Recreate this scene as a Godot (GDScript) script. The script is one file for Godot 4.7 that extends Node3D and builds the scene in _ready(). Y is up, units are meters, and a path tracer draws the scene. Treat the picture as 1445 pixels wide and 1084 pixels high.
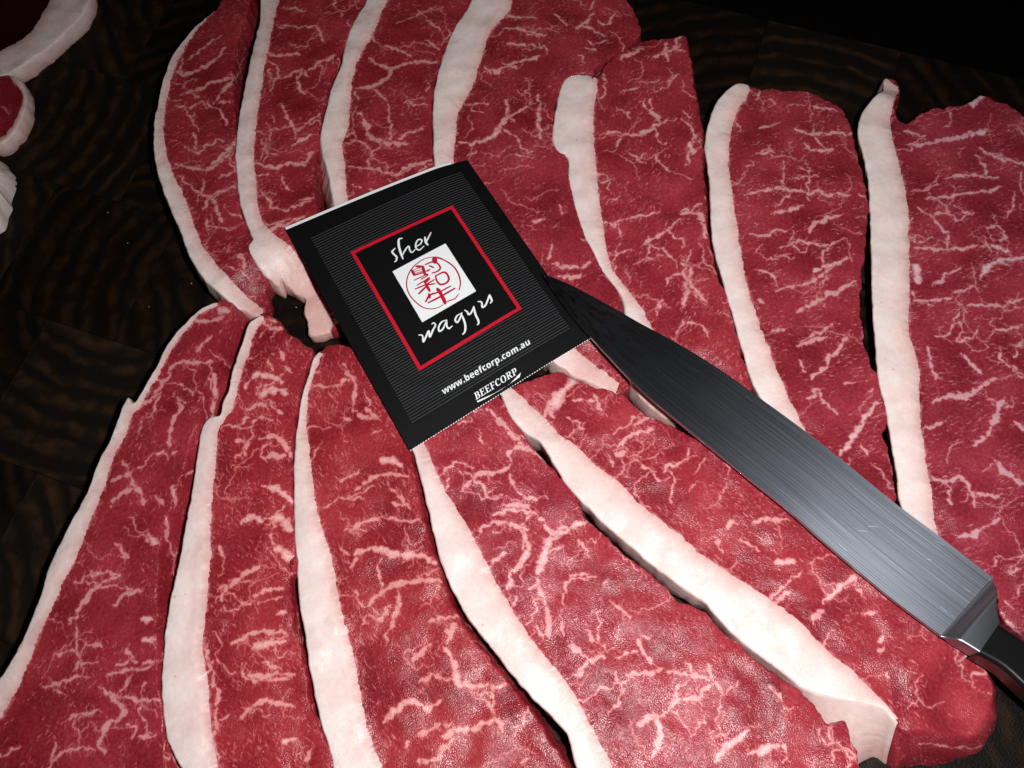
extends Node3D
# Raw steaks on an end-grain board with a printed card and a knife, lit by the flash beside the lens.

const MM := 0.001
const TEX_W := 768      # texels of a steak's colour map
const TEX_H := 1408
const PX := 0.23        # millimetres per texel
const CARD_W := 1128    # texels of the card's print
const CARD_H := 1452

const CARD_CORNERS := [-1062, -799, -216, -1183, 351, -208, -434, 312]  # tenths of a millimetre on the table plane
const CARD_STRIPES := [97, 115, 1051, 81, 1061, 1335, 79, 1334]
const CARD_FRAME := [262, 303, 884, 295, 887, 1081, 258, 1102]
const CARD_WHITE := [399, 516, 738, 499, 738, 859, 395, 874]
const CARD_SEAL := [[4.1, 635, 543, 592, 531, 534, 539, 484, 562, 446, 598, 422, 641, 413, 692, 422, 750, 442, 798, 475, 828, 508, 839, 543, 838], [4.1, 635, 543, 657, 558, 675, 579], [5.3, 652, 558, 681, 595, 703, 647, 707, 696, 697, 746, 682, 778, 661, 803], [4.1, 645, 825, 615, 838, 583, 834, 560, 833], [9.7, 528, 552, 554, 568], [10.5, 495, 563, 493, 596], [11.3, 558, 570, 545, 621], [3.2, 504, 565, 553, 570], [3.2, 500, 577, 548, 583], [3.2, 497, 588, 547, 596], [5.7, 490, 597, 549, 606], [4.1, 476, 624, 543, 625], [4.9, 513, 637, 558, 634], [6.5, 562, 608, 582, 607], [8.1, 542, 619, 558, 629], [6.5, 576, 566, 620, 571, 637, 587, 637, 628, 615, 638, 583, 634], [18.6, 639, 555, 629, 579], [6.5, 592, 584, 607, 606], [4.9, 477, 659, 559, 652], [5.7, 456, 675, 524, 680, 575, 676], [5.7, 565, 700, 528, 687], [7.3, 459, 711, 518, 691], [10.5, 521, 676, 519, 726], [12.2, 522, 665, 552, 654], [7.3, 591, 659, 645, 663, 647, 710, 626, 727, 590, 721, 583, 689, 591, 659], [13.8, 562, 737, 564, 775], [13.8, 562, 774, 560, 813, 556, 836], [7.3, 469, 773, 507, 750, 552, 756], [7.3, 478, 786, 545, 787, 646, 782], [5.7, 565, 759, 634, 758], [9.7, 506, 741, 500, 763]]
const CARD_SCRIPT := [[7.8, 479, 390, 455, 403, 456, 421, 461, 445, 447, 465, 438, 467], [9.2, 543, 350, 527, 347, 508, 378, 494, 427, 486, 472], [6.4, 488, 455, 527, 425, 551, 415, 545, 440, 547, 459, 574, 451], [6.4, 579, 436, 615, 433, 633, 414, 620, 402, 593, 420, 582, 448, 589, 465, 626, 455], [9.2, 658, 404, 646, 440, 648, 460], [5.7, 651, 437, 680, 411, 702, 393], [7.8, 344, 930, 358, 941, 346, 976, 400, 937, 389, 969, 422, 944, 449, 923, 446, 908, 435, 909], [7.1, 512, 929, 487, 926, 456, 946, 449, 967, 466, 968, 506, 938], [7.1, 515, 929, 497, 966, 501, 980, 523, 977], [7.1, 599, 936, 574, 938, 553, 957, 557, 972, 586, 955, 607, 934], [8.5, 600, 942, 592, 991, 580, 1023, 562, 1045, 548, 1050], [7.1, 627, 929, 634, 944, 633, 963, 646, 963, 679, 937], [8.5, 680, 935, 665, 983, 660, 1024, 653, 1039, 644, 1043], [7.8, 715, 921, 729, 933, 719, 965, 737, 963, 786, 921, 771, 935], [7.8, 790, 917, 785, 944, 783, 955, 768, 966]]
const CARD_ADDRESS := [294, 1294, 831, 1301, 299, 1257]  # where the line of print starts, ends, and how high its letters reach
const CARD_MAKER := [426, 1411, 686, 1410, 434, 1373]
const CARD_WEDGE := [427, 1418, 528, 1433, 619, 1435, 706, 1412, 685, 1432, 563, 1436, 473, 1433, 427, 1427]
const SPINE := [139, -514, 217, -381, 293, -263, 383, -146, 500, 2, 577, 90, 713, 222, 851, 351, 989, 480, 1127, 609, 1246, 733, 1372, 858, 1493, 973, 1652, 1110]
const EDGE := [139, -514, 250, -463, 406, -376, 559, -280, 738, -165, 912, -36, 1027, 63, 1228, 239, 1367, 370, 1553, 555, 1745, 728, 1870, 846, 1905, 878]
const BOLSTER_SPINE := [1641, 1115, 1676, 1129, 1712, 1150, 1759, 1182]
const BOLSTER_EDGE := [1893, 884, 1896, 923, 1877, 983, 1873, 1064]
const HANDLE_SPINE := [1755, 1186, 1832, 1234, 1905, 1313, 2062, 1481, 2223, 1649, 2415, 1856]
const HANDLE_EDGE := [1869, 1066, 1942, 1125, 2131, 1277, 2323, 1438, 2509, 1591, 2679, 1766]
const BOARD_EDGE := [1369, -2196, 2622, -1745]
const FAT_LUMP := [-2796, -1419, -2672, -1406, -2625, -1356, -2580, -1284, -2580, -1223, -2586, -1163, -2570, -1120, -2582, -1070, -2583, -1019, -2601, -978, -2700, -965]
const MEAT_NUB := [-903, 839, -923, 804, -918, 763, -894, 737, -878, 758, -877, 805, -879, 840]
const CRUMBS := [-1888, -2105, -1585, -666, -1779, -542, -1053, -520, -1940, -906, -2070, -1090]
const TUFTS := [-912, -1832, -1092, -539, -913, -295, -1146, -403]

func steak_data() -> Array:
	return [
		{"name": "beef_steak", "label": "short curved raw steak, narrow fat rim, left end of the upper row beside bare board", "category": "raw steak", "group": "raw steaks laid out in two rows", "height": 22.0, "grain": -30, "tone": Color(.97, .97, .98), "flecks": 1000, "weight": 0.62, "skirt": Vector3(0, 0, 0), "under": Vector3(-1, 0, 0),
			"fat": [-1578, -2203, -1678, -2063, -1760, -1911, -1787, -1751, -1800, -1550, -1786, -1353, -1745, -1183, -1676, -1016, -1595, -853, -1511, -675, -1429, -559, -1327, -476, -1240, -431, -1179, -417],
			"seam": [-1576, -2193, -1665, -2048, -1723, -1909, -1745, -1795, -1760, -1659, -1754, -1482, -1729, -1330, -1674, -1180, -1603, -1046, -1541, -911, -1470, -751, -1389, -645, -1316, -563, -1261, -517, -1169, -446],
			"rest": [-1167, -461, -1166, -491, -1177, -543, -1162, -578, -1171, -612, -1212, -724, -1277, -863, -1323, -1004, -1352, -1169, -1373, -1338, -1408, -1557, -1436, -1782, -1437, -1991, -1400, -2214, -1409, -2377, -1510, -2347],
			"droop": [[-1161, -462, 22, 9]],
			"flare": [],
			"veins": [[19, -1754, -1797, -1642, -1785, -1563, -1842, -1487, -1939], [13, -1677, -1870, -1589, -1959, -1521, -2019], [21, -1697, -1644, -1591, -1670, -1535, -1712, -1441, -1738, -1386, -1797], [18, -1513, -1578, -1468, -1657, -1416, -1737], [13, -1483, -1576, -1412, -1588], [13, -1714, -1585, -1638, -1560, -1582, -1595, -1540, -1549], [10, -1661, -1554, -1604, -1479], [17, -1666, -1225, -1555, -1187, -1485, -1184, -1410, -1251, -1373, -1341], [25, -1475, -1205, -1413, -1272, -1379, -1342], [13, -1595, -1406, -1555, -1277, -1514, -1332, -1433, -1343], [12, -1645, -1155, -1539, -1056, -1464, -1013, -1388, -1051, -1334, -1090], [19, -1491, -947, -1464, -1013, -1423, -958, -1391, -878], [14, -1478, -1027, -1343, -1063], [10, -1431, -1120, -1365, -1159], [7, -1470, -867, -1364, -837, -1308, -849], [21, -1302, -689, -1255, -662, -1261, -611], [9, -1342, -639, -1294, -612, -1223, -573], [7, -1273, -524, -1215, -498]]},
		{"name": "beef_steak", "label": "raw steak whose fat rim ends in ragged lobes on bare board left of the card", "category": "raw steak", "group": "raw steaks laid out in two rows", "height": 22.0, "grain": -30, "tone": Color(1, 1, 1), "flecks": 1100, "weight": 0.62, "skirt": Vector3(0, 0, 0), "under": Vector3(-1, 0, 0),
			"fat": [-1309, -2372, -1328, -2105, -1343, -1916, -1358, -1733, -1368, -1555, -1371, -1381, -1358, -1232, -1330, -1066, -1291, -923, -1245, -811, -1227, -771, -1244, -737, -1229, -694, -1193, -635, -1147, -591, -1110, -576, -1101, -608, -1078, -590, -1025, -552, -980, -523, -977, -447, -959, -391, -951, -338, -900, -338, -855, -349],
			"seam": [-1228, -2368, -1253, -2101, -1262, -1960, -1274, -1775, -1278, -1596, -1282, -1421, -1272, -1250, -1245, -1083, -1222, -961, -1185, -860, -1117, -791, -1039, -725, -991, -657, -957, -588, -922, -521, -872, -444, -839, -365],
			"rest": [-800, -363, -727, -392, -696, -490, -771, -641, -860, -753, -912, -864, -944, -972, -965, -1156, -961, -1323, -952, -1495, -931, -1693, -891, -1851, -850, -2012, -800, -2176, -772, -2346, -957, -2380],
			"droop": [[-983, -429, 34, 13]],
			"flare": [],
			"veins": [[13, -1241, -2085, -1127, -2064, -1014, -2043, -970, -1948], [11, -1214, -2196, -1086, -2166], [18, -1041, -1767, -973, -1825, -903, -1868], [16, -1284, -1884, -1185, -1872, -1099, -1876], [13, -1251, -1791, -1220, -1729, -1136, -1741, -1079, -1784, -1038, -1722], [13, -1079, -1784, -1080, -1649, -1042, -1618], [15, -1169, -1564, -1112, -1460, -1071, -1401, -1016, -1442, -961, -1498], [12, -1071, -1401, -1078, -1345], [24, -1087, -1303, -1021, -1357, -998, -1370], [17, -1265, -1211, -1181, -1181, -1101, -1199, -1020, -1203, -979, -1271], [19, -1066, -1204, -1007, -1188], [10, -1222, -1364, -1214, -1279, -1152, -1249], [12, -1258, -1142, -1188, -1140], [12, -1227, -1059, -1161, -976, -1100, -934, -1034, -959, -968, -983], [16, -1025, -985, -957, -996], [12, -1207, -859, -1139, -857, -1062, -880], [16, -1181, -819, -1092, -842, -994, -891]]},
		{"name": "beef_steak", "label": "raw steak whose wide fat rim shows a creased side just above the card", "category": "raw steak", "group": "raw steaks laid out in two rows", "height": 22.0, "grain": -20, "tone": Color(.97, .97, .98), "flecks": 1000, "weight": 0.62, "shred": 0, "skirt": Vector3(-0.8, 0.6, 7), "under": Vector3(-1, 0, 0),
			"fat": [-711, -2343, -775, -2199, -824, -2082, -862, -1919, -869, -1804, -907, -1670, -927, -1538, -946, -1365, -931, -1259, -894, -1133, -860, -989, -816, -849],
			"seam": [-612, -2338, -695, -2100, -710, -2029, -759, -1914, -790, -1823, -812, -1711, -815, -1577, -814, -1403, -834, -1319, -812, -1151, -791, -987, -756, -859],
			"rest": [-723, -710, -597, -536, -399, -512, -310, -584, -326, -814, -369, -1013, -388, -1198, -397, -1388, -406, -1561, -382, -1716, -350, -1846, -295, -1982, -231, -2102, -159, -2316, -386, -2352],
			"droop": [],
			"flare": [],
			"veins": [[18, -737, -1845, -661, -1781, -612, -1764, -541, -1799, -469, -1804, -384, -1792], [20, -612, -1764, -644, -1691, -703, -1663, -798, -1652], [13, -655, -1911, -568, -1876, -518, -1836], [12, -797, -1630, -770, -1578], [22, -789, -1506, -746, -1475, -723, -1388, -673, -1330, -590, -1306, -508, -1296], [12, -625, -1543, -608, -1427, -585, -1313], [12, -714, -1649, -626, -1557], [17, -556, -1326, -500, -1373, -442, -1385], [10, -542, -1540, -423, -1528], [12, -804, -1181, -721, -1158, -640, -1141, -547, -1124, -458, -1183], [16, -570, -1118, -480, -1170, -389, -1194], [10, -824, -1321, -754, -1319, -693, -1260], [12, -774, -1071, -727, -1049], [8, -601, -2056, -492, -2114, -406, -2142, -357, -2156], [8, -493, -2146, -378, -1999], [10, -449, -1940, -374, -1876], [12, -827, -1364, -781, -1376]]},
		{"name": "beef_steak", "label": "raw steak with thick curved fat band reaching the right end of the card top edge", "category": "raw steak", "group": "raw steaks laid out in two rows", "height": 22.0, "grain": -45, "tone": Color(.98, 1.02, 1.04), "flecks": 1000, "weight": 0.62, "skirt": Vector3(0, 0, 0), "under": Vector3(-1, 0, 0),
			"fat": [-122, -2314, -249, -2103, -309, -1988, -346, -1850, -375, -1715, -389, -1582, -392, -1452, -385, -1323, -378, -1198, -341, -992, -268, -774, -132, -542, 30, -319, 180, -122, 242, -80, 335, -28, 426, 25, 475, 40],
			"seam": [36, -2307, -2, -2187, -9, -2130, -64, -2047, -119, -1956, -143, -1864, -171, -1752, -205, -1619, -246, -1533, -272, -1447, -277, -1341, -280, -1173, -211, -948, -58, -672, 95, -426, 214, -248, 322, -147, 399, -81, 472, -18],
			"rest": [498, 16, 510, -34, 488, -104, 472, -187, 478, -282, 491, -380, 469, -470, 415, -572, 373, -697, 324, -833, 302, -991, 274, -1113, 262, -1191, 208, -1251, 200, -1399, 224, -1558, 254, -1636, 319, -1691, 404, -1692, 427, -1740, 485, -1783, 566, -1843, 615, -1887, 654, -1945, 641, -2062, 598, -2159, 556, -2282, 289, -2319],
			"droop": [[427, -2, 40, 5]],
			"flare": [],
			"veins": [[13, -37, -2078, 61, -2081, 122, -2055], [13, -49, -2000, 48, -1988, 157, -1944], [15, -24, -1899, 84, -1886, 156, -1860], [20, -143, -1730, -60, -1741, 36, -1782, 143, -1808], [12, -143, -1760, -107, -1713], [17, -265, -1301, -150, -1297, -81, -1343, -23, -1433, 82, -1501], [24, -138, -1296, -58, -1363], [12, -35, -1549, -23, -1447], [17, 129, -1571, 140, -1527, 127, -1399, 138, -1300], [10, -211, -1527, -117, -1523], [7, -172, -1242, -218, -1216], [11, 223, -918, 233, -866], [18, 100, -831, 155, -842], [10, 403, -2105, 429, -2167], [13, 352, -2029, 481, -1930], [15, 327, -1983, 426, -2072], [10, 371, -1859, 430, -1826], [9, 11, -1208, 103, -1191], [7, -35, -1476, 12, -1403], [20, 184, -604, 238, -587, 305, -577, 360, -606], [17, 210, -533, 264, -524, 318, -546], [14, 164, -628, 186, -706]]},
		{"name": "beef_steak", "label": "raw steak with stubby fat band, square top and notched left side, right of the card", "category": "raw steak", "group": "raw steaks laid out in two rows", "height": 22.0, "grain": -50, "tone": Color(1, 1.04, 1.04), "flecks": 1000, "weight": 0.62, "skirt": Vector3(0.9, 0.1, 3), "under": Vector3(-1, 0, 0),
			"fat": [319, -1682, 265, -1653, 238, -1579, 219, -1471, 203, -1365, 202, -1281, 232, -1221, 269, -1195, 273, -1073, 293, -932, 318, -833, 341, -736, 384, -640, 414, -564, 451, -504, 499, -422, 512, -289, 513, -167, 515, -48, 550, 27, 624, 109, 712, 170],
			"seam": [427, -1651, 425, -1581, 405, -1486, 399, -1316, 404, -1149, 412, -988, 424, -830, 435, -695, 457, -582, 499, -495, 553, -414, 602, -323, 646, -199, 679, -76, 720, 51, 803, 173],
			"rest": [821, 209, 904, 187, 981, 129, 1033, 49, 1023, -35, 1006, -121, 990, -225, 971, -367, 938, -505, 914, -654, 907, -776, 909, -932, 907, -1091, 923, -1309, 914, -1415, 902, -1596, 891, -1797, 878, -1912, 819, -1891, 748, -1899, 658, -1885, 602, -1846, 529, -1804, 462, -1730, 435, -1677, 375, -1689],
			"droop": [[669, 133, 35, 6]],
			"flare": [],
			"veins": [[14, 425, -1317, 517, -1328, 618, -1303, 712, -1363, 806, -1401], [24, 618, -1310, 700, -1349], [17, 628, -1508, 693, -1434, 736, -1376], [18, 712, -1783, 797, -1810, 852, -1853], [13, 777, -1871, 781, -1751], [13, 547, -1776, 668, -1831], [10, 538, -1569, 632, -1595], [10, 773, -1618, 834, -1660], [12, 502, -1245, 527, -1300], [11, 419, -808, 496, -819, 574, -842, 695, -864], [11, 495, -806, 514, -729], [18, 599, -688, 677, -737, 786, -823], [12, 691, -1183, 742, -1100, 775, -1086], [9, 600, -1159, 647, -1199], [9, 416, -1044, 472, -1056], [7, 445, -924, 513, -962], [12, 823, -1393, 855, -1364, 885, -1292, 828, -1128], [24, 859, -1251, 860, -1182], [11, 788, -862, 890, -898], [18, 787, -849, 876, -846, 899, -717], [10, 838, -1450, 880, -1391], [16, 771, -591, 812, -565, 796, -479, 768, -382], [13, 816, -466, 874, -380], [11, 772, -286, 834, -273, 871, -202], [22, 798, -516, 845, -417], [11, 695, -467, 725, -519, 780, -548, 820, -655], [14, 780, -548, 793, -449, 761, -360], [9, 647, -326, 684, -399], [7, 805, -434, 873, -365], [8, 763, -301, 733, -228], [5, 520, -563, 531, -502], [7, 620, -693, 679, -660]]},
		{"name": "beef_steak", "label": "purplish raw steak with a dark gap on its right, above the middle of the blade", "category": "raw steak", "group": "raw steaks laid out in two rows", "height": 22.0, "grain": -20, "tone": Color(0.97, 1.02, 1.05), "flecks": 900, "weight": 0.62, "skirt": Vector3(0, 0, 0), "under": Vector3(-1, 0.2, 6),
			"fat": [1132, -1596, 1077, -1568, 1020, -1505, 979, -1421, 947, -1316, 931, -1234, 935, -1111, 937, -1002, 931, -872, 927, -737, 934, -624, 956, -494, 977, -367, 998, -242, 1018, -121, 1038, -1, 1074, 99, 1137, 214],
			"seam": [1181, -1559, 1148, -1500, 1108, -1437, 1077, -1353, 1051, -1250, 1037, -1127, 1037, -967, 1047, -810, 1050, -658, 1059, -509, 1074, -400, 1100, -275, 1129, -152, 1161, -16, 1194, 101, 1257, 265],
			"rest": [1309, 392, 1422, 532, 1541, 600, 1577, 534, 1581, 427, 1577, 349, 1561, 261, 1584, 223, 1598, 142, 1582, 67, 1580, 0, 1560, -57, 1541, -143, 1546, -246, 1556, -387, 1584, -531, 1620, -679, 1650, -830, 1659, -946, 1652, -1066, 1641, -1179, 1636, -1270, 1623, -1375, 1597, -1439, 1534, -1484, 1454, -1531, 1353, -1552, 1250, -1565, 1203, -1576],
			"droop": [],
			"flare": [],
			"veins": [[15, 1471, -1440, 1582, -1414], [12, 1196, -1323, 1302, -1361], [15, 1366, -1316, 1430, -1279, 1544, -1289, 1633, -1278], [15, 1402, -1231, 1442, -1188, 1531, -1185], [14, 1093, -944, 1241, -979, 1328, -963, 1457, -939, 1588, -935], [19, 1241, -979, 1283, -965], [16, 1204, -836, 1272, -853, 1363, -883], [11, 1097, -736, 1161, -721, 1229, -758, 1271, -744], [18, 1367, -728, 1418, -790, 1531, -826], [11, 1230, -656, 1340, -678, 1435, -663, 1536, -697], [10, 1170, -1171, 1261, -1181], [12, 1258, -1491, 1289, -1461], [9, 1324, -1030, 1446, -1032], [9, 1124, -793, 1145, -786], [11, 1101, -544, 1173, -524, 1199, -456], [13, 1186, -432, 1251, -454, 1360, -476, 1430, -535, 1523, -594], [23, 1365, -525, 1500, -583], [11, 1108, -398, 1127, -373], [20, 1269, -322, 1347, -367, 1437, -413, 1549, -471], [13, 1143, -219, 1208, -240], [17, 1251, -158, 1325, -179, 1389, -195], [17, 1294, 3, 1375, -75, 1471, -187], [11, 1274, -180, 1418, -259], [15, 1254, -89, 1278, -32], [15, 1264, 91, 1320, 48, 1332, 115, 1385, 170], [11, 1433, 28, 1485, 18], [25, 1372, 352, 1430, 290, 1505, 173, 1562, 119], [11, 1529, 63, 1551, 53], [13, 1466, 311, 1490, 354]]},
		{"name": "beef_steak", "label": "large purplish raw steak at the right edge, its white fat ending in a pointed tip", "category": "raw steak", "group": "raw steaks laid out in two rows", "height": 22.0, "grain": -10, "tone": Color(0.96, 1.03, 1.09), "flecks": 1100, "weight": 0.62, "skirt": Vector3(0, 1, 2), "under": Vector3(-1, 0, 8),
			"fat": [1856, -1630, 1835, -1604, 1817, -1541, 1773, -1488, 1721, -1426, 1680, -1352, 1664, -1277, 1672, -1166, 1677, -1025, 1665, -868, 1645, -678, 1618, -458, 1600, -280, 1588, -107, 1582, 27, 1592, 142, 1593, 223, 1594, 318, 1596, 443, 1591, 534, 1619, 654],
			"seam": [1922, -1575, 1866, -1472, 1841, -1387, 1826, -1313, 1827, -1181, 1836, -1059, 1841, -960, 1833, -824, 1814, -673, 1789, -489, 1767, -346, 1746, -207, 1758, -104, 1757, -3, 1742, 96, 1728, 226, 1725, 352, 1726, 476, 1719, 611, 1737, 744],
			"rest": [1827, 831, 1903, 903, 1911, 1006, 1936, 1061, 1997, 1094, 2096, 1071, 2200, 892, 2367, 238, 2534, -614, 2579, -1133, 2526, -1278, 2456, -1343, 2418, -1407, 2343, -1452, 2282, -1485, 2224, -1444, 2119, -1419, 2015, -1402, 1939, -1350, 1893, -1335, 1861, -1366, 1866, -1446, 1908, -1542, 1913, -1597, 1890, -1624],
			"droop": [[1873, -1625, 16, 4]],
			"flare": [],
			"veins": [[20, 1891, -1200, 1991, -1203, 2084, -1227, 2165, -1245, 2271, -1275], [25, 2187, -1244, 2259, -1269], [39, 2230, -1424, 2285, -1479], [13, 1881, -1283, 1977, -1252], [15, 2219, -1174, 2275, -1118, 2338, -1102], [13, 2258, -1146, 2401, -1060], [13, 2190, -1134, 2225, -1079, 2223, -1013], [15, 2026, -1006, 2127, -1022, 2191, -1014, 2278, -1011], [14, 1922, -904, 2021, -914, 2164, -922, 2276, -945], [14, 1938, -800, 2011, -849], [12, 2045, -861, 2111, -807], [14, 2172, -729, 2228, -740, 2248, -676, 2214, -665], [14, 1827, -638, 1952, -622, 2060, -632, 2146, -642], [24, 2178, -641, 2246, -614], [10, 2418, -1291, 2435, -1235], [10, 2144, -692, 2171, -603], [28, 2094, -468, 2123, -516, 2205, -562, 2307, -572], [14, 1880, -437, 1940, -484, 2021, -531], [12, 1968, -399, 2057, -433], [32, 1824, -549, 1830, -451], [14, 1786, -368, 1890, -371, 1953, -375], [14, 2019, -338, 2112, -336, 2185, -340, 2267, -367], [11, 1964, -257, 1977, -210, 1938, -165, 2001, -175, 2040, -220], [14, 2110, -213, 2172, -217, 2237, -238], [13, 1813, -145, 1810, -65, 1818, 14], [16, 1949, -107, 1990, -50, 2022, -4], [22, 1790, 124, 1865, 92, 1933, 105, 2012, 51, 2077, 19], [22, 2089, 119, 2036, 194, 1991, 279], [13, 1732, 242, 1783, 232, 1816, 211], [13, 1925, 320, 1989, 289], [15, 1738, 452, 1792, 473, 1853, 454, 1889, 526, 1888, 586], [22, 2001, 384, 2037, 447, 2101, 489], [13, 1791, 484, 1795, 575], [16, 2110, 217, 2145, 260], [14, 2166, -80, 2197, -136, 2224, -146], [15, 1898, 526, 1992, 538], [21, 1791, 716, 1871, 688, 1932, 659], [13, 1976, 630, 1932, 659], [8, 1969, 863, 2019, 845], [15, 1905, 1013, 1947, 1077, 1981, 1114], [8, 1932, 966, 1961, 1004]]},
		{"name": "beef_steak", "label": "raw steak at left end of the lower row, outer fat rim against dark board", "category": "raw steak", "group": "raw steaks laid out in two rows", "height": 22.0, "grain": 95, "tone": Color(.98, .95, .97), "flecks": 800, "weight": 0.78, "skirt": Vector3(1, -0.1, 7), "under": Vector3(-1, 0, 0),
			"fat": [-1366, -446, -1437, -403, -1495, -339, -1556, -251, -1597, -128, -1638, -24, -1669, 50, -1683, 60, -1706, 32, -1732, 93, -1749, 193, -1791, 323, -1826, 483, -1879, 622, -1925, 788, -1953, 964, -1996, 1120, -2035, 1216, -2100, 1325, -2143, 1458],
			"seam": [-1357, -427, -1425, -388, -1479, -317, -1536, -229, -1575, -106, -1619, -3, -1649, 78, -1679, 111, -1695, 194, -1730, 308, -1754, 452, -1790, 608, -1815, 729, -1864, 877, -1906, 1021, -1935, 1134, -1966, 1272, -2005, 1366, -2066, 1484],
			"rest": [-1992, 1639, -1623, 1690, -1298, 1665, -1328, 1564, -1354, 1461, -1379, 1356, -1409, 1221, -1435, 1082, -1454, 940, -1467, 805, -1476, 703, -1466, 597, -1445, 504, -1434, 425, -1416, 330, -1399, 216, -1376, 120, -1381, 53, -1368, -22, -1339, -105, -1338, -175, -1333, -245, -1310, -331, -1286, -381, -1298, -433, -1335, -463],
			"droop": [],
			"flare": [],
			"veins": [[16, -1452, -357, -1374, -343, -1323, -378], [34, -1350, -415, -1303, -390], [16, -1547, -88, -1520, -128, -1425, -137, -1350, -136], [11, -1596, 25, -1553, -53, -1536, -88], [13, -1674, 69, -1605, 37, -1567, 3], [9, -1567, 3, -1593, 115], [11, -1431, -190, -1394, -236, -1365, -271], [13, -1490, 260, -1494, 151, -1462, 73, -1494, 28], [11, -1489, 28, -1442, 62], [9, -1688, 322, -1639, 376], [15, -1725, 417, -1648, 387, -1617, 451], [15, -1707, 533, -1657, 461, -1595, 461, -1576, 524], [22, -1333, -83, -1298, 32, -1298, 121], [11, -1475, 293, -1455, 283], [9, -1362, 30, -1340, 120], [11, -1531, 483, -1484, 526], [9, -1632, 137, -1633, 203], [13, -1455, 443, -1433, 526], [26, -1530, 653, -1494, 694], [15, -1470, 571, -1436, 674, -1380, 716], [11, -1812, 851, -1746, 822, -1697, 817, -1627, 818], [13, -1626, 823, -1700, 862, -1767, 939, -1801, 1026], [13, -1636, 950, -1574, 902, -1525, 898], [11, -1723, 842, -1740, 802], [13, -1719, 1102, -1649, 1117], [11, -1848, 1148, -1754, 1130, -1728, 1168, -1658, 1178], [9, -1770, 1036, -1754, 1130], [13, -1865, 1268, -1782, 1246, -1717, 1233], [13, -1643, 1270, -1580, 1306, -1492, 1316, -1386, 1325], [11, -1620, 1233, -1547, 1206, -1470, 1207, -1435, 1179], [10, -1554, 1288, -1506, 1225], [11, -1737, 1395, -1683, 1373, -1608, 1369], [17, -1580, 1306, -1521, 1378, -1588, 1431, -1596, 1501, -1574, 1519], [21, -1487, 1090, -1438, 1091], [19, -1508, 1009, -1459, 1010], [11, -1784, 1553, -1726, 1510, -1613, 1510], [10, -1506, 1414, -1467, 1423, -1479, 1467], [9, -1751, 1205, -1737, 1168], [12, -1474, 1179, -1427, 1170], [12, -1452, 1458, -1388, 1450], [15, -1550, 1123, -1515, 1160], [11, -1666, 692, -1596, 753, -1638, 743]]},
		{"name": "beef_steak", "label": "raw steak in the lower row, broad white fat rim swelling towards the bottom left", "category": "raw steak", "group": "raw steaks laid out in two rows", "height": 22.0, "grain": 62, "tone": Color(1.03, 1, 1), "flecks": 1150, "weight": 0.78, "nub": 1, "skirt": Vector3(0, 0, 0), "under": Vector3(-1, 0, 0),
			"fat": [-1149, -363, -1198, -321, -1216, -243, -1239, -155, -1252, -68, -1261, 18, -1276, 58, -1284, 125, -1324, 131, -1349, 161, -1359, 233, -1360, 331, -1362, 458, -1367, 564, -1375, 689, -1380, 764, -1391, 929, -1398, 1054, -1390, 1193, -1372, 1329, -1341, 1451, -1293, 1536, -1223, 1615],
			"seam": [-1131, -345, -1168, -284, -1185, -199, -1212, -84, -1223, 18, -1234, 96, -1263, 142, -1281, 202, -1279, 300, -1274, 428, -1274, 553, -1250, 757, -1249, 869, -1242, 999, -1239, 1142, -1211, 1236, -1181, 1370, -1162, 1459, -1129, 1572, -1103, 1653],
			"rest": [-1048, 1715, -672, 1703, -671, 1604, -697, 1502, -746, 1437, -790, 1332, -826, 1197, -863, 1087, -893, 974, -912, 887, -911, 835, -889, 823, -899, 740, -915, 620, -931, 496, -945, 370, -953, 240, -953, 142, -945, 41, -928, -61, -918, -130, -900, -182, -951, -219, -1003, -262, -1039, -299, -1075, -340, -1110, -362],
			"droop": [],
			"flare": [],
			"veins": [[19, -1187, -11, -1150, -68, -1086, -66, -1019, -31], [28, -1108, 35, -1070, -9, -993, 27], [15, -1176, 90, -1105, 69, -1070, 103], [11, -1094, -147, -1067, -89], [11, -1044, -181, -1029, -134], [13, -1062, 81, -1006, 116], [17, -1099, 235, -1027, 225, -959, 302, -936, 324], [15, -1059, 322, -978, 313], [13, -1199, 167, -1150, 135], [15, -1201, 244, -1160, 245], [25, -1067, 449, -995, 471, -929, 524], [11, -1263, -128, -1240, -116], [11, -1154, -326, -1043, -299], [15, -1282, -13, -1251, 78], [11, -981, -76, -1016, -111], [15, -1149, 245, -1153, 310], [11, -1135, -349, -1079, -336], [21, -1139, 617, -1093, 582, -1040, 603], [29, -1041, 593, -981, 588, -916, 641], [25, -989, 711, -937, 741, -904, 772], [16, -1208, 896, -1143, 858, -1088, 819, -1041, 800], [14, -1058, 917, -1012, 889, -933, 889], [12, -1184, 935, -1182, 867], [20, -953, 995, -915, 986], [14, -1126, 1107, -1071, 1079, -1015, 1061, -908, 1071], [28, -1037, 1127, -972, 1104, -905, 1100], [10, -1060, 1182, -1064, 1237, -968, 1247, -864, 1238], [12, -1045, 1232, -913, 1229, -856, 1229], [16, -1057, 1390, -1015, 1345, -941, 1332, -845, 1355], [14, -1188, 1236, -1160, 1309, -1161, 1389, -1136, 1442], [14, -1141, 1398, -1105, 1380], [18, -881, 1478, -835, 1469], [14, -792, 1547, -768, 1504], [10, -1220, 708, -1194, 758], [14, -1154, 1442, -1157, 1503, -1125, 1537], [10, -993, 1182, -914, 1210], [10, -1223, 1106, -1214, 1181, -1188, 1236]]},
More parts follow.
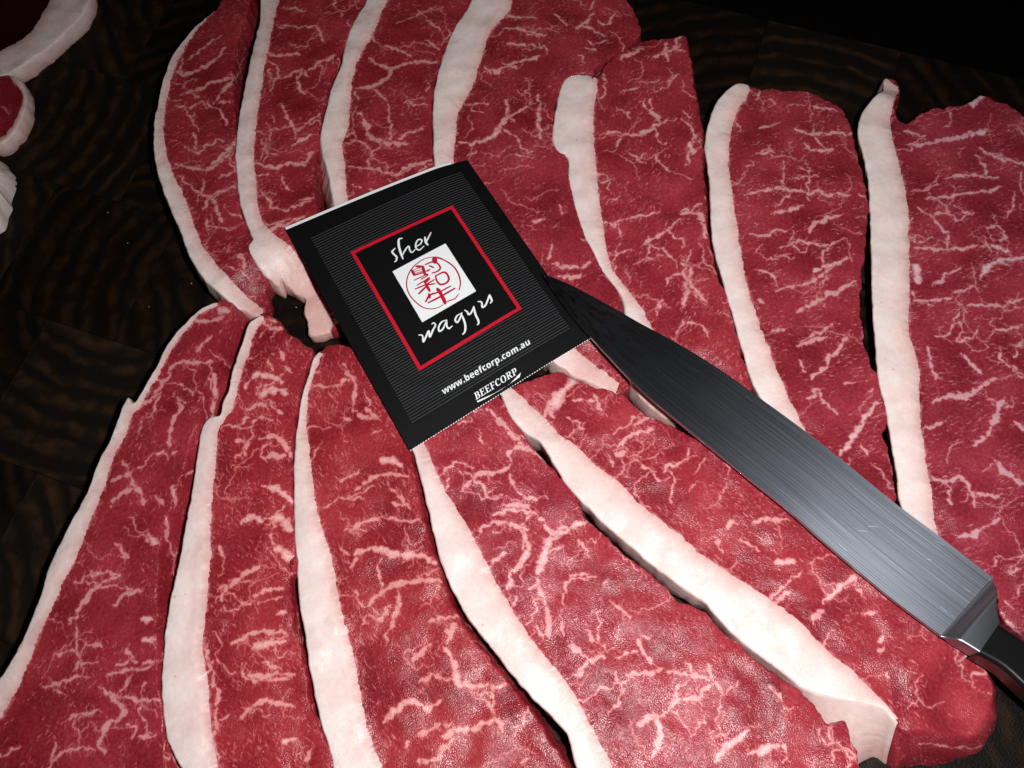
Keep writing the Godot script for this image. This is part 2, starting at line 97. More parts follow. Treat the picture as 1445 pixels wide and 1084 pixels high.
		{"name": "beef_steak", "label": "finely streaked raw steak with its top under the lower left corner of the card", "category": "raw steak", "group": "raw steaks laid out in two rows", "height": 22.0, "grain": 68, "tone": Color(1, .96, .96), "flecks": 1150, "weight": 0.78, "skirt": Vector3(0.9, -0.3, 3), "under": Vector3(-1, 0, 0),
			"fat": [-867, -174, -892, -129, -908, -43, -926, 48, -934, 175, -936, 306, -925, 465, -909, 620, -887, 770, -866, 917, -831, 1059, -800, 1197, -762, 1332, -726, 1437, -690, 1528, -650, 1629],
			"seam": [-847, -163, -874, -101, -889, -43, -900, 59, -897, 176, -871, 307, -849, 435, -818, 560, -780, 667, -743, 763, -695, 958, -656, 1074, -620, 1185, -590, 1320, -559, 1425, -509, 1549, -466, 1642],
			"rest": [-404, 1716, 204, 1692, 207, 1576, 150, 1490, 88, 1394, 10, 1297, -85, 1189, -165, 1087, -232, 983, -283, 868, -328, 747, -367, 612, -402, 473, -431, 347, -475, 184, -532, 16, -608, -116, -691, -181, -757, -203, -806, -212],
			"droop": [],
			"flare": [],
			"veins": [[15, -759, -2, -699, -47, -694, 44, -700, 111], [17, -700, 111, -646, 145, -574, 135], [13, -756, -117, -698, -24], [10, -750, 143, -697, 155], [12, -595, 146, -639, 90], [24, -564, 341, -513, 342, -471, 374], [12, -730, 433, -653, 382], [12, -667, 476, -600, 414, -510, 405, -439, 417], [12, -695, 506, -625, 507], [10, -528, 447, -434, 541], [8, -654, 11, -629, 90], [12, -504, 530, -424, 562], [12, -675, 654, -618, 609, -559, 600], [10, -559, 594, -478, 606, -378, 617], [20, -649, 755, -591, 731, -512, 742, -452, 752], [26, -452, 752, -383, 758, -304, 789], [14, -666, 804, -639, 765], [10, -711, 724, -669, 755], [16, -579, 961, -552, 922, -466, 875, -360, 862, -282, 867], [14, -495, 1098, -480, 1009, -453, 962, -465, 904], [14, -576, 999, -527, 1018, -492, 961], [12, -335, 1029, -288, 1011, -212, 1002], [14, -248, 1086, -230, 1040, -257, 1114], [21, -266, 1133, -227, 1188, -216, 1260, -169, 1279, -95, 1270], [14, -396, 1177, -323, 1114], [12, -365, 1259, -300, 1242, -244, 1251], [18, -498, 1410, -436, 1348, -390, 1331, -343, 1358, -279, 1331], [17, -367, 1462, -295, 1428, -231, 1411], [21, -266, 1463, -203, 1437, -130, 1429, -66, 1394], [17, -66, 1394, -94, 1341], [13, -66, 1403, -38, 1438], [14, -354, 1565, -273, 1531, -220, 1472], [10, -122, 1315, -20, 1271], [10, -603, 1036, -586, 999], [12, -76, 1297, -75, 1350], [10, -411, 1505, -394, 1480], [13, 34, 1558, 70, 1541], [8, -611, 1222, -625, 1148]]},
		{"name": "beef_steak", "label": "raw steak below the card between two broad white fat bands, shiny lower middle", "category": "raw steak", "group": "raw steaks laid out in two rows", "height": 22.0, "grain": 60, "tone": Color(1.04, 1.08, 1.1), "flecks": 1200, "weight": 0.78, "skirt": Vector3(0, 0, 0), "under": Vector3(-0.8, 0.6, 3),
			"fat": [-465, 111, -454, 224, -413, 331, -382, 442, -348, 567, -292, 777, -230, 923, -174, 1014, -100, 1107, -15, 1216, 81, 1324, 162, 1402, 209, 1454, 239, 1556, 285, 1643],
			"seam": [-435, 92, -413, 192, -379, 270, -330, 380, -282, 481, -226, 568, -156, 690, -76, 850, 1, 985, 77, 1097, 151, 1191, 221, 1282, 284, 1387, 335, 1490, 377, 1576, 416, 1655],
			"rest": [452, 1716, 1293, 1705, 1294, 1561, 1270, 1484, 1255, 1418, 1198, 1430, 1171, 1392, 1130, 1329, 1079, 1285, 1011, 1242, 950, 1196, 885, 1128, 821, 1068, 752, 998, 660, 949, 580, 874, 498, 801, 416, 721, 349, 652, 284, 582, 265, 514, 207, 436, 134, 356, 59, 259, -2, 153, -51, 66, -107, 8, -257, -12, -380, 53],
			"droop": [],
			"flare": [],
			"veins": [[16, -113, 111, -30, 190, 30, 277, 150, 364], [14, -208, 483, -139, 411, -50, 402, -10, 372], [10, -289, 409, -251, 357, -160, 380], [12, -10, 413, 20, 486, 108, 529], [12, -10, 372, 0, 308, 70, 288], [10, -278, 482, -269, 420], [16, -39, 547, 69, 549], [8, -142, 209, -131, 274], [8, -234, 186, -173, 165], [23, 104, 891, 124, 774, 164, 695, 234, 651, 313, 617], [16, 104, 891, 141, 987, 149, 1090], [18, 136, 635, 174, 675, 234, 656], [18, -21, 899, 17, 822, 57, 744, 47, 654], [14, -80, 791, -31, 752], [14, -130, 661, -81, 621, -2, 633, 67, 654], [10, 77, 583, 136, 624], [12, -81, 591, -32, 571, 77, 573], [12, 8, 966, 17, 928], [10, 65, 900, 104, 881], [10, 188, 1006, 205, 1090], [14, 223, 1127, 297, 1173, 258, 1236], [14, 296, 1178, 361, 1178], [15, 239, 1236, 277, 1219], [15, 442, 1238, 516, 1229, 581, 1216], [14, 495, 1102, 511, 1148, 545, 1202], [10, 505, 1083, 541, 1102], [10, 154, 755, 213, 726], [8, 272, 697, 308, 767], [10, 290, 1063, 336, 1119], [17, 479, 1423, 553, 1397, 639, 1328], [19, 527, 1542, 566, 1475, 552, 1406], [10, 388, 951, 471, 1018], [10, 93, 1043, 121, 1099], [10, 399, 1174, 493, 1148], [12, 599, 1230, 644, 1239], [15, 647, 1328, 701, 1328, 778, 1267], [14, 652, 1239, 725, 1248, 770, 1258], [12, 778, 1267, 756, 1195], [12, 787, 1267, 811, 1311], [19, 764, 1560, 814, 1501, 899, 1442], [23, 882, 1531, 991, 1502, 1069, 1510], [14, 1011, 1560, 1076, 1527], [14, 1066, 1374, 1124, 1417, 1172, 1460], [14, 985, 1286, 1059, 1356], [20, 1173, 1451, 1256, 1426], [10, 674, 1194, 707, 1239]]},
		{"name": "beef_steak", "label": "raw steak under the blade, widest white fat band ending in a thick cut corner", "category": "raw steak", "group": "raw steaks laid out in two rows", "height": 22.0, "grain": 45, "tone": Color(1.03, 1.05, 1.07), "flecks": 1150, "weight": 0.78, "skirt": Vector3(0.3, 1, 12), "under": Vector3(-0.85, 0.55, 3.5),
			"fat": [-51, 19, -26, 100, 5, 170, 68, 236, 114, 266, 170, 357, 239, 477, 308, 555, 378, 631, 476, 722, 572, 811, 667, 887, 728, 933, 768, 962, 796, 1001, 872, 1087, 941, 1150, 1024, 1215, 1108, 1285, 1159, 1309, 1276, 1341, 1404, 1370, 1452, 1421],
			"seam": [14, 24, 72, 89, 142, 160, 202, 236, 282, 301, 366, 388, 444, 452, 536, 555, 680, 680, 787, 782, 886, 852, 1044, 967, 1147, 1060, 1226, 1153, 1316, 1233, 1402, 1331, 1462, 1408],
			"rest": [1486, 1444, 1578, 1435, 1665, 1407, 1748, 1367, 1795, 1295, 1817, 1232, 1786, 1171, 1712, 1026, 1471, 798, 1216, 574, 1001, 402, 832, 298, 712, 226, 607, 172, 510, 94, 481, 60, 360, 24, 278, -21, 216, -50, 148, -38, 70, -15, 8, 7],
			"droop": [[1806, 1388, 30, 10]],
			"flare": [[1353, 1357, 22, 16, 0, 10], [1759, 1299, 24, 9, 10, 3]],
			"veins": [[41, 132, 160, 194, 73, 247, 8, 279, -37], [14, 183, 161, 153, 106], [14, 430, 316, 502, 253, 603, 228], [14, 439, 327, 479, 317], [10, 358, 55, 386, 132], [8, 233, 162, 313, 218], [16, 524, 200, 586, 169], [10, 569, 114, 616, 180], [10, 517, 359, 574, 392], [10, 409, 337, 427, 389], [14, 991, 636, 1079, 627, 1137, 628], [14, 883, 665, 923, 645], [24, 1061, 805, 1137, 806], [14, 1034, 976, 1106, 920], [18, 1231, 969, 1283, 922, 1354, 876], [20, 1333, 894, 1366, 857], [12, 1361, 895, 1383, 942], [14, 1184, 1052, 1227, 997], [24, 1432, 1118, 1490, 1096, 1561, 1110, 1617, 1102], [12, 1418, 1155, 1467, 1128], [16, 1499, 1218, 1527, 1155, 1550, 1119], [12, 1443, 1235, 1485, 1253], [20, 1617, 1324, 1646, 1254, 1667, 1183], [24, 1635, 1324, 1613, 1402, 1597, 1445], [12, 1679, 1166, 1707, 1210, 1725, 1264], [10, 1571, 1333, 1605, 1289], [16, 1708, 1360, 1738, 1342], [10, 1532, 1359, 1591, 1376], [10, 927, 705, 999, 755], [10, 823, 694, 855, 763], [12, 1374, 1008, 1438, 1008], [10, 1709, 1255, 1759, 1273]]},
		{"name": "trimmed_fat_strip", "label": "thick curved strip of pale fat with dark meat inside, in the top left corner", "category": "fat trimming", "group": "trimmings at left edge of the board", "height": 10.0, "grain": 20, "tone": Color(0.35, 0.25, 0.36), "flecks": 200, "weight": 0.78, "skirt": Vector3(0, 0, 0), "under": Vector3(-1, 0, 0),
			"fat": [-2363, -2486, -2364, -2323, -2410, -2245, -2552, -2055, -2661, -1949, -2753, -1905, -2833, -1861],
			"seam": [-2550, -2495, -2578, -2383, -2611, -2264, -2662, -2158, -2730, -2102, -2778, -2070, -2866, -2020],
			"rest": [-2961, -1829, -3093, -2246, -3091, -2604, -2725, -2612],
			"droop": [],
			"flare": [],
			"veins": []},
		{"name": "meat_trimming", "label": "small round red trimming with pale rim at left edge, below the fat strip", "category": "meat trimming", "group": "trimmings at left edge of the board", "height": 10.0, "grain": 20, "tone": Color(1, 0.9, 1), "flecks": 200, "weight": 0.78, "skirt": Vector3(0, 0, 0), "under": Vector3(-1, 0, 0),
			"fat": [-2683, -1907, -2633, -1867, -2587, -1791, -2567, -1683, -2588, -1562, -2640, -1478, -2699, -1458],
			"seam": [-2687, -1889, -2649, -1849, -2601, -1782, -2591, -1671, -2611, -1580, -2657, -1510, -2714, -1494],
			"rest": [-2828, -1481, -2906, -1664, -2888, -1850, -2779, -1921],
			"droop": [],
			"flare": [],
			"veins": [[9, -2696, -1702, -2641, -1654]]},
	]

var names := {}
var rng := RandomNumberGenerator.new()
var lumps := FastNoiseLite.new()
var ragged := FastNoiseLite.new()
var brushes := {}
var meat_base: Image
var meat_normal: ImageTexture
var meat_gloss: ImageTexture
var fat_material: StandardMaterial3D


func _ready() -> void:
	rng.seed = 7
	var cam := Camera3D.new()
	cam.name = "camera"
	cam.keep_aspect = Camera3D.KEEP_HEIGHT
	cam.fov = 41.0
	cam.transform = Transform3D(Basis(Vector3(0.99880, -0.04899, -0.00000), Vector3(0.01947, 0.39695, -0.91763), Vector3(0.04495, 0.91653, 0.39743)), Vector3(0.02023, 0.43444, 0.17884))
	cam.near = 0.02
	cam.far = 20.0
	add_child(cam)
	cam.current = true

	var we := WorldEnvironment.new()
	we.name = "environment"
	var e := Environment.new()
	e.background_mode = Environment.BG_COLOR
	e.background_color = Color(0.075, 0.075, 0.08)
	e.tonemap_mode = Environment.TONE_MAPPER_LINEAR
	e.tonemap_exposure = 1.0
	e.sdfgi_enabled = true
	e.ssao_enabled = true
	e.ssil_enabled = true
	we.environment = e
	add_child(we)

	var flash := SpotLight3D.new()
	flash.name = "camera_flash"
	flash.light_color = Color(1.0, 1.0, 1.0)
	flash.light_energy = 0.275
	flash.light_size = 0.012
	flash.spot_range = 4.0
	flash.spot_attenuation = 2.0
	flash.spot_angle = 55.0
	flash.spot_angle_attenuation = 1.0
	flash.shadow_enabled = true
	flash.look_at_from_position(Vector3(0.08045, 0.43745, 0.16508), Vector3(0.03957, 0.02000, 0.08100), Vector3(0, 0, -1))
	add_child(flash)

	make_noise()
	make_worktop()
	make_board()
	make_shared_textures()
	for d in steak_data():
		make_steak(d)
	make_lump()
	make_card()
	make_knife()
	make_crumbs()


# ---------------------------------------------------------------- helpers

func numbered(called: String) -> String:
	if not names.has(called):
		names[called] = 0
		return called
	names[called] += 1
	return "%s_%03d" % [called, names[called]]


func thing(called: String, label: String, category: String, group := "", at := Vector3.ZERO) -> Node3D:
	var o := Node3D.new()
	o.name = numbered(called)
	o.position = at
	tag(o, label, category, group)
	add_child(o, true)
	return o


func tag(o: Node, label: String, category: String, group := "") -> void:
	o.set_meta("label", label)
	o.set_meta("category", category)
	if group:
		o.set_meta("group", group)


func part(called: String, mesh: Mesh, material: Material, parent: Node) -> MeshInstance3D:
	var m := MeshInstance3D.new()
	m.name = called
	m.mesh = mesh
	m.material_override = material
	parent.add_child(m, true)
	return m


func points(a: Array) -> PackedVector2Array:      # tenths of a millimetre -> millimetres
	var out := PackedVector2Array()
	for i in range(0, a.size() - 1, 2):
		out.append(Vector2(a[i], a[i + 1]) * 0.1)
	return out


func raw(a: Array, first := 0) -> PackedVector2Array:
	var out := PackedVector2Array()
	for i in range(first, a.size() - 1, 2):
		out.append(Vector2(a[i], a[i + 1]))
	return out


func curve_point(p0: Vector2, p1: Vector2, p2: Vector2, p3: Vector2, t: float) -> Vector2:
	var a := sqrt(maxf(p0.distance_to(p1), 0.01))
	var b := sqrt(maxf(p1.distance_to(p2), 0.01))
	var c := sqrt(maxf(p2.distance_to(p3), 0.01))
	return p1.cubic_interpolate_in_time(p2, p0, p3, t, b, -a, b + c)


func smooth_open(a: PackedVector2Array, step: float) -> PackedVector2Array:
	var out := PackedVector2Array()
	for i in a.size() - 1:
		var p0 := a[i - 1] if i > 0 else a[0] * 2.0 - a[1]
		var p3 := a[i + 2] if i + 2 < a.size() else a[i + 1] * 2.0 - a[i]
		var n := maxi(1, ceili(a[i].distance_to(a[i + 1]) / step))
		for k in n:
			out.append(curve_point(p0, a[i], a[i + 1], p3, float(k) / n))
	out.append(a[a.size() - 1])
	return out


class Acc:      # gathers grids of points into one mesh
	var v := PackedVector3Array()
	var n := PackedVector3Array()
	var uv := PackedVector2Array()
	var idx := PackedInt32Array()

	func grid(rows: Array, hint: Vector3, uvs := [], wrap := false) -> void:
		var first := v.size()
		var h: int = rows.size()
		var w: int = rows[0].size()
		for r in h:
			var mid := Vector3.ZERO
			for p in rows[r]:
				mid += p / w
			for c in w:
				var p: Vector3 = rows[r][c]
				var l: Vector3 = rows[r][(c - 1 + w) % w] if wrap else rows[r][maxi(c - 1, 0)]
				var g: Vector3 = rows[r][(c + 1) % w] if wrap else rows[r][mini(c + 1, w - 1)]
				var u: Vector3 = rows[maxi(r - 1, 0)][c]
				var b: Vector3 = rows[mini(r + 1, h - 1)][c]
				var nn := (g - l).cross(b - u)
				if nn.length_squared() < 1e-20:
					nn = hint if hint != Vector3.ZERO else p - mid
				nn = nn.normalized()
				var o := hint if hint != Vector3.ZERO else p - mid
				if nn.dot(o) < 0.0:
					nn = -nn
				v.append(p)
				n.append(nn)
				uv.append(uvs[r][c] if uvs else Vector2(float(c) / maxi(w - 1, 1), float(r) / maxi(h - 1, 1)))
		for r in h - 1:
			for c in (w if wrap else w - 1):
				var c2 := (c + 1) % w
				tri(first + r * w + c, first + r * w + c2, first + (r + 1) * w + c2)
				tri(first + r * w + c, first + (r + 1) * w + c2, first + (r + 1) * w + c)

	func tri(a: int, b: int, c: int) -> void:
		var f := (v[b] - v[a]).cross(v[c] - v[a])
		if f.dot(n[a] + n[b] + n[c]) > 0.0:
			idx.append_array([a, c, b])
		else:
			idx.append_array([a, b, c])

	func mesh() -> ArrayMesh:
		var m := ArrayMesh.new()
		var arrays := []
		arrays.resize(Mesh.ARRAY_MAX)
		arrays[Mesh.ARRAY_VERTEX] = v
		arrays[Mesh.ARRAY_NORMAL] = n
		arrays[Mesh.ARRAY_TEX_UV] = uv
		arrays[Mesh.ARRAY_INDEX] = idx
		m.add_surface_from_arrays(Mesh.PRIMITIVE_TRIANGLES, arrays)
		return m


func make_noise() -> void:
	lumps.seed = 3
	lumps.noise_type = FastNoiseLite.TYPE_SIMPLEX
	lumps.frequency = 0.04
	lumps.fractal_octaves = 3
	ragged.seed = 11
	ragged.noise_type = FastNoiseLite.TYPE_SIMPLEX
	ragged.frequency = 0.16
	ragged.fractal_octaves = 3


# ---------------------------------------------------------------- textures

func noise_image(s: int, freq: float, octaves: int, w: int, h: int, kind := FastNoiseLite.TYPE_SIMPLEX_SMOOTH) -> Image:
	var f := FastNoiseLite.new()
	f.seed = s
	f.noise_type = kind
	f.frequency = freq
	f.fractal_octaves = octaves
	return f.get_image(w, h)


func ramp(stops: Array) -> Array:      # 256 colours between evenly spaced stops, as bytes
	var out := []
	for i in 256:
		var t := i / 255.0 * (stops.size() - 1)
		var k := mini(int(t), stops.size() - 2)
		var c: Color = stops[k].lerp(stops[k + 1], t - k)
		out.append([int(c.r * 255), int(c.g * 255), int(c.b * 255)])
	return out


func mixed(a: Image, b: Image, share: float, stops: Array) -> Image:
	var da := a.get_data()
	var db := b.get_data()
	var lut := ramp(stops)
	var reds := PackedByteArray()
	var greens := PackedByteArray()
	var blues := PackedByteArray()
	for c in lut:
		reds.append(c[0])
		greens.append(c[1])
		blues.append(c[2])
	var n := da.size()
	var out := PackedByteArray()
	out.resize(n * 4)
	out.fill(255)
	var wa := int(share * 256)
	var wb := 256 - wa
	for i in n:
		var k := (da[i] * wa + db[i] * wb) >> 8
		var j := i * 4
		out[j] = reds[k]
		out[j + 1] = greens[k]
		out[j + 2] = blues[k]
	return Image.create_from_data(a.get_width(), a.get_height(), false, Image.FORMAT_RGBA8, out)


func rgb(r: int, g: int, b: int) -> Color:
	return Color(r / 255.0, g / 255.0, b / 255.0)


func make_shared_textures() -> void:
	var side := 1536
	meat_base = mixed(noise_image(21, 0.006, 3, side, side), noise_image(22, 0.11, 3, side, side), 0.55,
		[rgb(94, 18, 26), rgb(121, 29, 37), rgb(143, 40, 48), rgb(160, 53, 60), rgb(180, 74, 78)])
	var bump := noise_image(31, 0.17, 2, TEX_W * 2, TEX_H * 2, FastNoiseLite.TYPE_SIMPLEX)
	var wet := noise_image(33, 0.013, 3, TEX_W * 2, TEX_H * 2, FastNoiseLite.TYPE_SIMPLEX)
	bump = mixed(bump, wet, 0.8, [rgb(0, 0, 0), rgb(14, 14, 14), rgb(30, 30, 30), rgb(52, 52, 52), rgb(110, 110, 110), rgb(220, 220, 220)])
	bump.convert(Image.FORMAT_RF)
	bump.resize(TEX_W, TEX_H, Image.INTERPOLATE_BILINEAR)
	bump.bump_map_to_normal_map(3.0)
	meat_normal = ImageTexture.create_from_image(bump)
	meat_gloss = ImageTexture.create_from_image(mixed(noise_image(51, 0.012, 3, TEX_W, TEX_H), noise_image(52, 0.09, 2, TEX_W, TEX_H), 0.65,
		[rgb(46, 46, 46), rgb(58, 58, 58), rgb(76, 76, 76), rgb(100, 100, 100), rgb(126, 126, 126)]))
	var fat := mixed(noise_image(41, 0.012, 3, TEX_W, TEX_H), noise_image(42, 0.07, 4, TEX_W, TEX_H), 0.6,
		[rgb(222, 190, 184), rgb(228, 201, 195), rgb(231, 208, 203), rgb(233, 214, 209), rgb(236, 221, 216)])
	for i in 60:
		var b := brush(rng.randf_range(0.8, 2.2), 1.5, Color(0.72, 0.3, 0.28, 0.4), i % 3)
		fat.blend_rect(b, Rect2i(Vector2i.ZERO, b.get_size()), Vector2i(rng.randi_range(0, TEX_W - 8), rng.randi_range(0, TEX_H - 8)))
	for i in 500:
		var b := brush(rng.randf_range(2.0, 9.0), 8.0, Color(0.86, 0.68, 0.64, 0.16), i % 3)
		fat.blend_rect(b, Rect2i(Vector2i.ZERO, b.get_size()), Vector2i(rng.randi_range(0, TEX_W - 30), rng.randi_range(0, TEX_H - 30)))
	var fat_bump := noise_image(43, 0.03, 4, TEX_W * 2, TEX_H * 2)
	fat_bump.convert(Image.FORMAT_RF)
	fat_bump.resize(TEX_W, TEX_H, Image.INTERPOLATE_BILINEAR)
	fat_bump.bump_map_to_normal_map(5.0)
	fat_material = StandardMaterial3D.new()
	fat_material.resource_name = "fat"
	fat_material.albedo_texture = ImageTexture.create_from_image(fat)
	fat_material.vertex_color_use_as_albedo = true
	fat_material.roughness = 0.42
	fat_material.metallic_specular = 0.4
	fat_material.normal_enabled = true
	fat_material.normal_texture = ImageTexture.create_from_image(fat_bump)
	fat_material.normal_scale = 0.12
	fat_material.subsurf_scatter_enabled = true
	fat_material.subsurf_scatter_strength = 0.2


func brush(r: float, soft: float, c: Color, variant: int) -> Image:
	r = snappedf(r, 0.4)
	var key := "%.1f %.1f %s %d" % [r, soft, c.to_html(), variant]
	if brushes.has(key):
		return brushes[key]
	var reach := ceili(r + soft) + 1
	var im := Image.create_empty(reach * 2 + 1, reach * 2 + 1, false, Image.FORMAT_RGBA8)
	for y in reach * 2 + 1:
		for x in reach * 2 + 1:
			var p := Vector2(x - reach, y - reach)
			var wob := 1.0 + 0.28 * sin(p.angle() * 3.0 + variant * 2.1) * (1.0 if variant >= 0 else 0.0)
			var a := clampf((r - p.length() * wob) / soft + 0.5, 0.0, 1.0)
			im.set_pixel(x, y, Color(c.r, c.g, c.b, c.a * a))
	brushes[key] = im
	return im


func dab(im: Image, at: Vector2, r: float, soft: float, c: Color, variant: int) -> void:
	var b := brush(r, soft, c, variant)
	im.blend_rect(b, Rect2i(Vector2i.ZERO, b.get_size()), Vector2i(at.round()) - b.get_size() / 2)


func jagged(a: PackedVector2Array, amount: float) -> PackedVector2Array:
	var cur := a
	for pass_no in 5:
		var out := PackedVector2Array()
		for i in cur.size() - 1:
			out.append(cur[i])
			var d := cur[i + 1] - cur[i]
			if d.length() > 5.0:
				out.append((cur[i] + cur[i + 1]) * 0.5 + d.orthogonal() * rng.randfn(0.0, amount))
		out.append(cur[cur.size() - 1])
		cur = out
	return cur


func paint_vein(im: Image, path: PackedVector2Array, r: float, grain: Vector2, twiggy: float) -> void:
	var total := 0.0
	for i in path.size() - 1:
		total += path[i].distance_to(path[i + 1])
	if total < 1.0:
		return
	var phase := rng.randf() * 100.0
	var spots := []
	var run := 0.0
	var next := 0.0
	for i in path.size() - 1:
		var l := path[i].distance_to(path[i + 1])
		while next <= run + l and l > 0.0:
			var t := next / total
			var w := r * (0.5 + 0.5 * pow(sin(PI * clampf(t, 0.03, 0.97)), 0.5)) * (0.95 + 1.1 * ragged.get_noise_2d(next * 0.3 + phase, phase))
			spots.append([path[i].lerp(path[i + 1], (next - run) / l), maxf(w, 0.45), (path[i + 1] - path[i]) / l])
			next += maxf(1.0, r * 0.45)
		run += l
	for s in spots:
		dab(im, s[0], s[1] * 1.3 + 1.2, 4.0, Color(0.68, 0.26, 0.28, 0.2), 0)
	for s in spots:
		dab(im, s[0], s[1] * 1.12, 1.6, Color(0.815, 0.57, 0.555, 0.58), rng.randi() % 3)
	if r > 3.0:
		for s in spots:
			dab(im, s[0], s[1] * 0.55, 3.0, Color(0.88, 0.7, 0.685, 0.4), rng.randi() % 3)
	for s in spots:
		if rng.randf() < twiggy:
			var side: Vector2 = s[2].orthogonal() * (1.0 if rng.randf() < 0.5 else -1.0)
			var along: Vector2 = grain if grain.dot(side) > 0.0 else -grain
			var dir: Vector2 = (side * rng.randf_range(0.2, 1.0) + along * rng.randf_range(0.4, 1.2) + s[2] * rng.randf_range(-0.5, 0.5)).normalized()
			var n := rng.randf_range(3.0, 15.0) + r * 1.5
			var q: Vector2 = s[0]
			var w0 := minf(s[1] * 0.6, rng.randf_range(0.4, 1.6))
			for k in int(n):
				dab(im, q, maxf(0.4, w0 * (1.0 - k / n)), 1.6, Color(0.79, 0.51, 0.5, 0.55), k % 3)
				dir = (dir + Vector2(rng.randfn(), rng.randfn()) * 0.09).normalized()
				q += dir


func fleck_stamps(grain: Vector2) -> Array:
	var out := []
	for i in 36:
		var tiny := i % 3 == 0
		var im := Image.create_empty(36, 36, false, Image.FORMAT_RGBA8)
		im.fill(Color(0.76, 0.44, 0.45, 0.0))
		var p := Vector2(18, 18)
		var dir := grain.rotated(rng.randfn(0.0, 0.35))
		var n := rng.randf_range(2.0, 5.0) if tiny else rng.randf_range(4.0, 14.0)
		var w := rng.randf_range(0.35, 0.9) + (0.9 if i % 9 == 0 else 0.0)
		var a := rng.randf_range(0.15, 0.65)
		p -= dir * n * 0.5
		for k in int(n):
			var t := k / n
			var c := Color(0.74, 0.4, 0.41, a).lerp(Color(0.84, 0.58, 0.575, a), float(i % 6) / 5.0)
			dab(im, p, maxf(0.4, w * sin(PI * (0.1 + 0.8 * t)) * rng.randf_range(0.6, 1.2)), 1.5, c, k % 3)
			dir = (dir + Vector2(rng.randfn(), rng.randfn()) * 0.06).normalized()
			p += dir
		out.append(im)
	return out


func meat_texture(d: Dictionary, origin: Vector2, size: Vector2) -> ImageTexture:
	var src := meat_base.get_region(Rect2i(rng.randi_range(0, 1536 - TEX_W), rng.randi_range(0, 1536 - TEX_H), TEX_W, TEX_H))
	if rng.randf() < 0.5:
		src.flip_x()
	if rng.randf() < 0.5:
		src.flip_y()
	var grain := Vector2.from_angle(deg_to_rad(d.grain))
	var extent := size / PX
	var stamps := fleck_stamps(grain)
	var dense := FastNoiseLite.new()
	dense.seed = rng.randi() % 1000
	dense.frequency = 0.009
	var amount: float = d.flecks * extent.x * extent.y / (500.0 * 900.0)
	for i in int(amount * 9.0):
		var at := Vector2(rng.randf() * extent.x, rng.randf() * extent.y)
		if dense.get_noise_2dv(at) * 2.0 + 0.4 < rng.randf():
			continue
		src.blend_rect(stamps[rng.randi() % 36], Rect2i(0, 0, 36, 36), Vector2i(at) - Vector2i(18, 18))
	for i in int(amount / 13.0):      # finer veins that wander across the grain
		var p := Vector2(rng.randf() * extent.x, rng.randf() * extent.y)
		var dir := grain.rotated(PI / 2 + rng.randfn(0.0, 0.6))
		var path := PackedVector2Array([p])
		for k in rng.randi_range(2, 7):
			p += dir * rng.randf_range(8.0, 24.0)
			path.append(p)
			dir = dir.rotated(rng.randfn(0.0, 0.6))
		paint_vein(src, jagged(path, 0.2), 0.4 + 1.2 * pow(rng.randf(), 2.0), grain, 0.1)
	var border := smooth_open(points(d.seam), 0.5)
	for q in border:
		var at := (q - origin) / PX
		var w := 0.8 + 2.4 * ragged.get_noise_2d(q.x * 0.9, q.y * 0.9 + 30.0)
		if w > 0.5:
			dab(src, at, w * 1.6, 4.0, Color(0.8, 0.54, 0.53, 0.3), 0)
		if rng.randf() < 0.12:
			var p := at
			var dir := grain.rotated(rng.randfn(0.0, 0.5)) * (1.0 if rng.randf() < 0.5 else -1.0)
			for k in rng.randi_range(4, 14):
				dab(src, p, 0.9, 1.6, Color(0.8, 0.54, 0.53, 0.4), k % 3)
				p += dir
	for v in d.veins:
		var path := PackedVector2Array()
		for q in raw(v, 1):
			path.append((q * 0.1 - origin) / PX)
		paint_vein(src, jagged(smooth_open(path, 20.0), 0.2), v[0] * 0.1 / PX * 0.5 * d.weight, grain, 0.2)
	return ImageTexture.create_from_image(src)


# ---------------------------------------------------------------- setting

func make_worktop() -> void:
	var b := BoxMesh.new()
	b.size = Vector3(2.4, 0.04, 2.0)
	var m := StandardMaterial3D.new()
	m.albedo_color = Color(0.002, 0.0017, 0.0015).linear_to_srgb()
	m.roughness = 0.8
	m.metallic_specular = 0.1
	var o := part("worktop", b, m, self)
	o.position = Vector3(0, -0.07, -0.15)
	o.set_meta("kind", "structure")
	o.set_meta("label", "black worktop under the chopping board")


